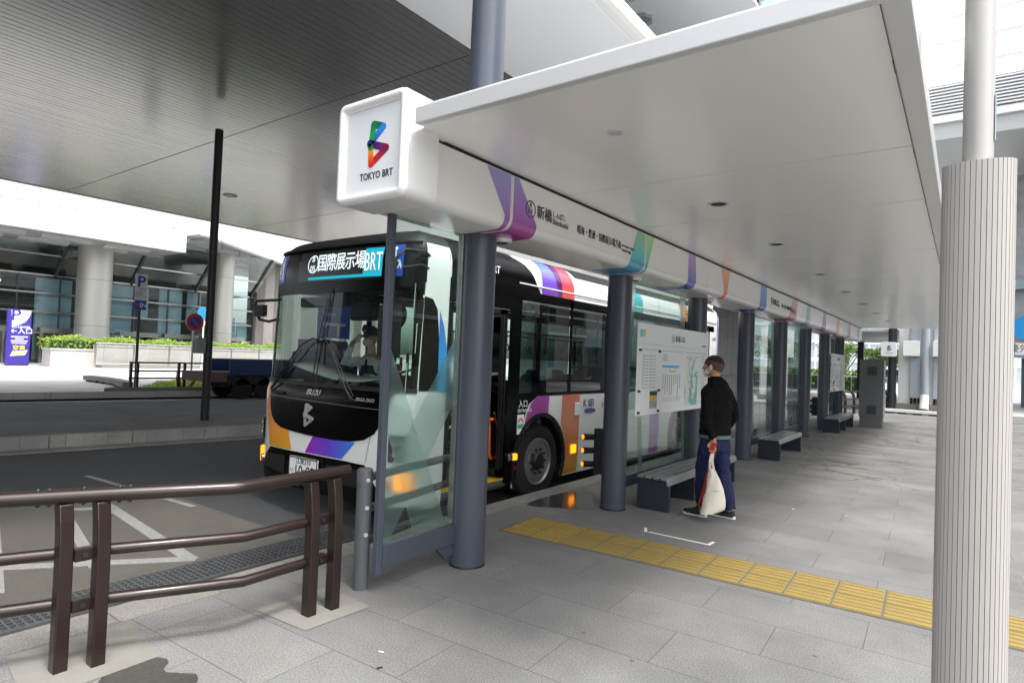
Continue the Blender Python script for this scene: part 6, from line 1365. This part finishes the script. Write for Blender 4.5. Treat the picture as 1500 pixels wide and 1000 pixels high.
for y in (11.7, 12.55, 15.6):
    for x, s_ in ((-20.0, 1), (-21.4, -1)):
        g = G(); g.lathe([(.2, -.2), (.33, -.2), (.36, -.16), (.36, -.03), (.33, 0), (.2, 0)] if s_ > 0 else [(.2, .2), (.33, .2), (.36, .16), (.36, .03), (.33, 0), (.2, 0)], (x, y, .16), 'x', 28); w_ = g.done('wheel', [MT['rubber']], tr, smooth=35)
        g = G(); g.lathe([(.2, -.1*s_), (.2, -.01*s_), (.16, -.03*s_), (.06, -.02*s_), (.0, -.02*s_)], (x, y, .16), 'x', 20); g.done('rim', [MT['steel']], w_, smooth=35)
g = G(); g.prism([(14.8, .4), (16.55, .4), (16.6, 1.0), (16.35, 1.15), (16.0, 1.95), (14.8, 2.0)], lambda a, b, d: (d, a, b), -21.5, -19.9); cbn = g.done('cab', [MT['truckblue']], tr, bevel=.04)
g = G(); g.prism([(15.0, 1.2), (15.9, 1.2), (15.75, 1.8), (15.0, 1.82)], lambda a, b, d: (d, a, b), -19.899, -19.89); g.done('window', [MT['glassdark']], cbn)
# tall black pole
tp = E('tall_pole', (-13.1, 6.83, 0), 'tall slim black pole with grey box standing on the traffic island', 'pole')
g = G(); g.cyl((-13.1, 6.83, 0), (-13.1, 6.83, 6.26), .085, n=20); g.done('shaft', [MT['blackm']], tp, smooth=40)
g = G(); g.box(-13.2, -13.0, 6.55, 6.74, 1.42, 1.75); g.done('switch_box', [MT['cabd']], tp, bevel=.02)
g = G(); g.tube([(-13.02, 6.93, 4.6), (-13.0, 6.97, 3.6), (-13.02, 6.93, 2.7), (-13.02, 6.93, 1.8)], .006, 5); g.done('cable', [MT['steel']], tp)
for z in (5.0, 3.6, 1.78, 1.4): g = G(); g.cyl((-13.1, 6.83, z), (-13.1, 6.83, z+.03), .089, n=20); g.done('band', [MT['dgrey']], tp)
# direction sign seen through the windscreen
ds_ = E('direction_sign', (-26, 20, 0), 'large blue direction sign with white arrow seen through the bus windscreen', 'road sign')
g = G(); g.box(-26.05, -26, 19.0, 21.0, 2.2, 3.95); g.done('plate', [MT['signblue']], ds_); g = G(); g.cyl((-26.1, 20.8, 0), (-26.1, 20.8, 3.9), .07, n=12); g.done('pole', [MT['steel']], ds_)
text('lettering', '上野', .22, MT['wink'], ds_, (-25.99, 19.3, 3.78), (0, 1, 0), (0, 0, 1)); text('lettering', 'Ueno', .34, MT['wink'], ds_, (-25.99, 19.3, 3.42), (0, 1, 0), (0, 0, 1))
g = G(); DFn = lambda a, b, d: (-25.998+d, a, b)
g.prism([(19.25, 2.9), (19.5, 3.1), (19.5, 2.97), (20.7, 2.97), (20.7, 2.83), (19.5, 2.83), (19.5, 2.70)], DFn, 0, .004); g.prism([(20.2, 2.3), (20.34, 2.3), (20.34, 2.83), (20.2, 2.83)], DFn, 0, .004); g.done('arrow', [MT['wink']], ds_)
lp = E('marble_pier', (-30, 20.6, 0), 'pale stone pier of the far building seen through the windscreen', 'pier')
g = G(); g.box(-31, -30, 20.3, 21.8, 0, 5.6); g.done('shaft', [MT['granite']], lp)
g = G(); g.box(-31.1, -29.9, 20.2, 21.9, 0, .3); g.done('base', [MT['concrete']], lp)
# ================================================================ FAR END OF THE PLATFORM
fw = E('service_building', (1, 29.5, 0), 'white wall of a service building with galvanised ducts at the far end of the pavement', 'building')
g = G(); g.box(-2.16, 1.2, 29, 33, .0, 6.5); g.done('wall', [MT['white2']], fw)
MT['galv'] = pm('spangled_galvanised', (.42, .46, .50), .45, metal=.4, var=.35, vs=26)
for x in (-1.75, -1.0):
    g = G(); g.box(x, x+.34, 28.8, 28.999, .62, 6.2); g.done('flat_duct', [MT['galv']], fw, bevel=.01)
    g = G(); 
    for k in range(3): g.cyl((x+.05+k*.12, 28.9, 0), (x+.05+k*.12, 28.9, .62), .04, n=10)
    g.done('cable_conduit', [MT['blackm']], fw)
for x in (-1.98, -1.02):
    g = G(); g.box(x, x+.55, 28.45, 28.79, 2.25, 2.83); g.done('junction_cover', [MT['white']], fw, bevel=.01)
g = G(); g.cyl((-1.25, 28.6, .75), (-1.25, 28.6, 6.3), .13, n=24); pi_ = g.done('drain_pipe', [pm('grey_pipe', (.36, .39, .43), .35)], fw, smooth=40)
g = G(); g.cyl((-1.25, 28.6, .75), (-1.27, 28.5, .22), .14, .16, n=20); g.done('pipe_sleeve', [MT['white']], pi_, smooth=40)
g = G(); g.box(-2.75, 1.2, 28.1, 28.3, .06, .17); g.box(-2.75, -2.6, 28.1, 29, .06, .17)
ko = g.done('kerb_edging', [MT['white2']], fw, bevel=.01)
g = G()
for k in range(7): g.box(-2.6+k*.5, -2.3+k*.5, 28.12, 28.28, 0, .06)
g.done('edging_foot', [MT['dgrey']], fw)
g = G(); g.box(-2.5, 1.2, 28.7, 28.995, .0, .38); g.done('plinth', [MT['concrete']], fw)
fc = E('bus_shelter', (-2.33, 28.9, 0), 'farther bus stop shelter of the same design glimpsed at the end of the platform', 'bus shelter')
g = G(); g.cyl((-2.34, 28.6, 0), (-2.34, 28.6, 3.6), .15, n=28); g.done('column', [MT['dgrey']], fc, smooth=40); g = G(); g.box(-5, -2.2, 28.8, 40, 3.2, 3.3); g.done('roof', [MT['cabl']], fc)
g = G(); g.box(-4.9, -4.6, 39.4, 39.7, 0, 3.2); g.done('column', [MT['dgrey']], fc)
g = G(); g.prism(rrect(-2.70, -2.18, 2.20, 2.76, .05), YF, 28.2, 28.44); fs_ = g.done('sign_box', [MT['signface']], fc, bevel=.01)
emblem('ribbon_emblem', fs_, lambda a, b, d: (a, 28.198-d, b), -2.42, 2.52, .24, seg and [pm('rbn%d' % i, V(c), .4) for i, c in enumerate(('0e7a48', '1c50b0', '2a1870', 'b01828', 'e05018', '1a8038'))], w=.15)
text('sign_lettering', 'TOKYO BRT', .05, MT['ink'], fs_, (-2.42, 28.195, 2.33), (1, 0, 0), (0, 0, 1), 'CENTER')
# far brown railing
def far_rail(x0, y0, x1, y1, label):
    r_ = E('guard_railing', (x0, y0, 0), label, 'railing', 'brown railings at the far end'); n = 6
    for k in range(n):
        x, y = x0+(x1-x0)*k/(n-1), y0+(y1-y0)*k/(n-1)
        for d_ in (0, .16): g = G(); g.tube([(x, y+d_, 0), (x, y+d_, .55), (x-.03, y+d_, .7), (x-.09, y+d_, .8)], .04, 8); g.done('post', [MT['brown']], r_)
    for z, o_ in ((.82, -.08), (.55, 0), (.3, 0)): g = G(); g.tube([(x0+o_, y0, z), (x1+o_, y1, z)], .03, 8); g.done('rail', [MT['brown']], r_)
far_rail(-3.75, 22.9, -3.0, 27.9, 'brown tube railing far away, left of and beyond the grey cabinet')
far_rail(-2.72, 28.7, -2.55, 33, 'short brown tube railing between the grey cabinet and the far dark column')
# ---- mesh covered scaffold, trees, hedge, glass building, van, brick building
MT['mesh'] = pm('scaffold_mesh', (.26, .26, .255), .8, var=.25, vs=3, stretch=(6, 6, .4))
ms_ = E('scaffold_screen', (-9, 29.5, 0), 'tall dark grey pleated mesh sheeting hung over scaffolding beyond the bus', 'scaffold')
g = G(); n = 90; pts = [(-9+.10*math.sin(i*1.35)+.04*math.sin(i*.5), 27.2+i*.05) for i in range(n)]
g.add([(x, y, 0) for x, y in pts]+[(x*1.0, y, 9) for x, y in pts]+[(x-.05, y, 0) for x, y in pts]+[(x-.05, y, 9) for x, y in pts], [(i, i+1, n+i+1, n+i) for i in range(n-1)]+[(2*n+i, 2*n+i+1, 3*n+i+1, 3*n+i) for i in range(n-1)]); g.done('sheeting', [MT['mesh']], ms_, smooth=60)
g = G()
for z in (1.2, 3.0, 3.9, 4.2, 4.5, 6): g.tube([(-8.86, 27.2, z), (-8.86, 31.6, z)], .012, 5)
g.done('rope', [MT['inkg']], ms_)
def tree(x, y, h, rad, label, seed, n=1500, ls=.16, open_=.25):
    t = E('street_tree', (x, y, 0), label, 'tree', 'street trees beyond the far road'); rr = random.Random(seed); g = G(); th = h*.30
    g.tube([(x, y, 0), (x+.05, y, th*.5), (x-.04, y+.05, th), (x, y, h*.8)], [h*.022, h*.017, h*.013, h*.005], 10)
    tips = []
    for k in range(9):
        a = rr.uniform(0, 6.28); z0 = th*rr.uniform(.75, 1.5); l = rad*rr.uniform(.6, 1.0); e = Vector((x+l*math.cos(a), y+l*math.sin(a), z0+h*rr.uniform(.18, .38)))
        m = Vector((x, y, z0)).lerp(e, .5)+Vector((0, 0, .12*h*rr.random())); g.tube([(x, y, z0), m, e], [h*.008, h*.006, h*.002], 6); tips += [e, m, m.lerp(e, .5)]
    g.done('trunk', [MT['bark']], t, smooth=50)
    cl = [(tips[rr.randrange(len(tips))]+Vector((rr.gauss(0, .25), rr.gauss(0, .25), rr.gauss(0, .2)))*rad*.6, rr.uniform(.25, .5)*rad*.7) for _ in range(26)]
    def fn(q):
        c, s = cl[q.randrange(len(cl))]; v = Vector((q.gauss(0, 1), q.gauss(0, 1), q.gauss(0, 1))).normalized()*s*(q.random()**.45); v.z *= .7; return c+v
    leaves('crown', fn, n, ls, LF, t, seed+50); return t
MT['bark'] = pm('bark', (.16, .14, .12), .9, var=.3, vs=12, bump=.4)
for i, (x, y, h, rad, lab) in enumerate(((-5.2, 52, 7.0, 2.2, 'slender light green tree left of the far dark column above the van'), (-8.6, 62, 8.0, 2.6, 'tree with thin pale trunk seen beside the seventh column'), (-13.5, 60, 9, 3.0, 'leafy tree behind the shelter glass, between the fifth and sixth columns'), (-17, 58, 9.5, 3.2, 'dark leafy tree seen through the glass beside the fifth column'), (-22, 64, 10, 3.4, 'broad tree farthest left behind the mesh sheeting'), (-10.8, 70, 9, 3, 'distant tree rising behind the far hedge'))):
    tree(x, y, h*.62, rad*.8, lab, i+21, n=1300, ls=.13)
h2 = E('hedge', (-14, 50, 0), 'rounded green hedge row beyond the far bright road', 'hedge')
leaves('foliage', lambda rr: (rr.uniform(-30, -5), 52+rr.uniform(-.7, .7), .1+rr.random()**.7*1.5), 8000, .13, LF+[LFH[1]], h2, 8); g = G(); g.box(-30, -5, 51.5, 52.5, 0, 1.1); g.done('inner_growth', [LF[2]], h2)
fr2 = E('street_fence', (-14, 48, 0), 'pale metal street fence in front of the far hedge', 'fence')
g = G()
for k in range(60): g.box(-29+k*.42, -28.96+k*.42, 48, 48.04, 0, 1.15)
g.done('bars', [MT['steel']], fr2); g = G(); g.box(-29, -4, 47.98, 48.06, 1.15, 1.22); g.box(-29, -4, 47.98, 48.06, .15, .2); g.done('rail', [MT['wink']], fr2)
gbd = E('glass_building', (-15, 105, 0), 'pale blue glass fronted building far behind the trees', 'building')
MT['paleg'] = pm('pale_glazing', (.46, .53, .55), .15, var=.2, vs=.15)
g = G(); g.box(-50, 6, 105, 125, 0, 22); g.done('glazed_body', [MT['paleg']], gbd)
g = G()
for k in range(8): g.box(-50, 6, 104.7, 105, 2.8*k, 2.8*k+.5)
g.done('floor_band', [MT['clad']], gbd); g = G()
for k in range(24): g.box(-50+k*2.4, -49.8+k*2.4, 104.6, 104.7, 0, 22)
g.done('mullions', [MT['clad']], gbd)
sheet('far_road', [(-60, 33.5), (30, 33.5), (30, 104), (-60, 104)], -.06, pm('pale_roadway', (.42, .42, .41), .8, var=.08, vs=.6, bump=.3, bs=80), .2)
o = sheet('lane_line', [(-40, 40.8), (-4, 40.8), (-4, 41.1), (-40, 41.1)], -.054, pm('line_yellow', V('d0a030'), .6))

vn = E('grey_van', (-6.6, 85, 0), 'dark grey van parked on the far road between the cabinet and dark column', 'van')
g = G(); g.prism([(-8.3, .35), (-8.35, 1.2), (-8.1, 1.85), (-5.2, 1.9), (-4.3, 1.25), (-3.6, 1.1), (-3.5, .4)], lambda a, b, d: (a, d, b), 85, 86.8); g.done('body', [pm('van_grey', (.09, .09, .10), .25, metal=.5)], vn, bevel=.06)
g = G(); g.prism([(-8.0, 1.22), (-7.9, 1.75), (-5.3, 1.78), (-4.6, 1.25)], lambda a, b, d: (a, d, b), 84.98, 84.995); g.done('side_glass', [MT['glassdark']], vn)
for x in (-7.4, -4.4): g = G(); g.lathe([(.34, -.2), (.36, -.02), (.22, 0)], (x, 84.99, .3), 'y', 24); w_ = g.done('wheel', [MT['rubber']], vn, smooth=35); g = G(); g.lathe([(.22, -.02), (.2, -.03), (0, -.03)], (x, 84.98, .3), 'y', 18); g.done('rim', [MT['alloy']], w_)
g = G(); g.box(-8.40, -8.30, 84.98, 85.2, 1.0, 1.3); g.done('tail_lamp', [pm('tail_red', (.5, .02, .02), .2)], vn)
vn.location.x -= .9
# far right sliver: pale shopping block with a round blue sign
rb_ = E('pale_block', (8, 42, 0), 'pale shopping block with tiled upper storeys at the far right edge', 'building')
g = G(); g.box(2.05, 20, 42, 50, 3.3, 12.3); g.done('upper_storeys', [brickmat('pale_tiles', (.60, .61, .62), (.42, .43, .44), .6, .3, ms=.02, spots=False)], rb_)
g = G(); g.box(2.05, 20, 41.7, 42, 6.2, 6.7); g.box(2.05, 20, 41.8, 42, 2.6, 3.3); g.done('band', [pm('aqua_band', (.30, .42, .44), .3)], rb_)
g = G(); g.box(2.4, 20, 42.5, 43, 0, 2.6); g.done('shop_front', [pm('shop_dark', (.10, .115, .13), .3, var=.3, vs=2)], rb_)
rs = E('round_sign', (2.4, 40, 4), 'round bright blue sign with dark lettering below it at the right edge', 'sign')
g = G(); g.cyl((2.42, 40, 4.06), (2.42, 40.1, 4.06), .60, n=36); g.done('disc', [pm('sign_azure', V('189ae0'), .4)], rs); g = G(); g.cyl((2.9, 40.05, 0), (2.9, 40.05, 4.7), .05, n=12); g.done('pole', [MT['steel']], rs)
g = G(); g.box(2.0, 3.6, 40, 40.1, 2.7, 3.30); pl_ = g.done('plate', [MT['wink']], rs); text('lettering', '優先', .42, MT['ink'], pl_, (1.72, 39.995, 3.0), (1, 0, 0), (0, 0, 1))
# brick faced building to the right, reflected in the bus windows
bk = E('brick_building', (16, 40, 0), 'beige brick building with dark windows beside the platform to the right', 'building')
MT['brick'] = brickmat('beige_brick', (.80, .64, .54), (.30, .26, .22), .9, .3, ms=.02, spots=False)
mw = MT['brick'].node_tree
for n_ in mw.nodes:
    if n_.type == 'MAPPING' and n_.inputs['Location'].default_value[0] == 0: n_.inputs['Rotation'].default_value = (R(90), 0, R(90)); break
g = G(); g.box(15, 30, 2, 75, 0, 16); g.done('wall', [MT['brick']], bk)
g = G()
for k in range(5):
    for j in range(18): g.box(14.95, 15.0, 3.5+j*4, 5.5+j*4, 1.0+k*3.2, 3.0+k*3.2)
g.done('window_row', [MT['glassdark']], bk)
g = G()
for k in range(5): g.box(14.9, 15.0, 2, 75, 3.3+k*3.2, 3.5+k*3.2)
g.done('string_course', [MT['clad']], bk)

# unseen block added behind the camera, cutting bright sky reflected in the bus front
sb = E('added_sky_blocker', (-10, -40, 0), 'unseen grey building with glazed ground floor, added behind the viewpoint to dim bus reflections', 'building')
g = G(); g.box(-60, 40, -60, -40, 5, 13); g.done('upper_wall', [pm('blocker_cladding', (.16, .165, .17), .6, var=.15, vs=.3)], sb)
g = G(); g.box(-60, 40, -60, -41, 0, 5); g.done('ground_floor', [MT['glassdark']], sb)
g = G()
for k in range(26): g.box(-60+k*4, -59.6+k*4, -41, -40.6, 0, 5)
g.done('pillar', [MT['cabl']], sb)
g = G(); g.box(-60, 40, -40, -36, 5.0, 5.6); g.done('canopy', [MT['clad']], sb)
g = G()
for k in range(2):
    for j in range(22): g.box(-58+j*4.4, -55+j*4.4, -40, -39.95, 7.5+k*3.6, 9.6+k*3.6)
g.done('window_row', [MT['glassdark']], sb)
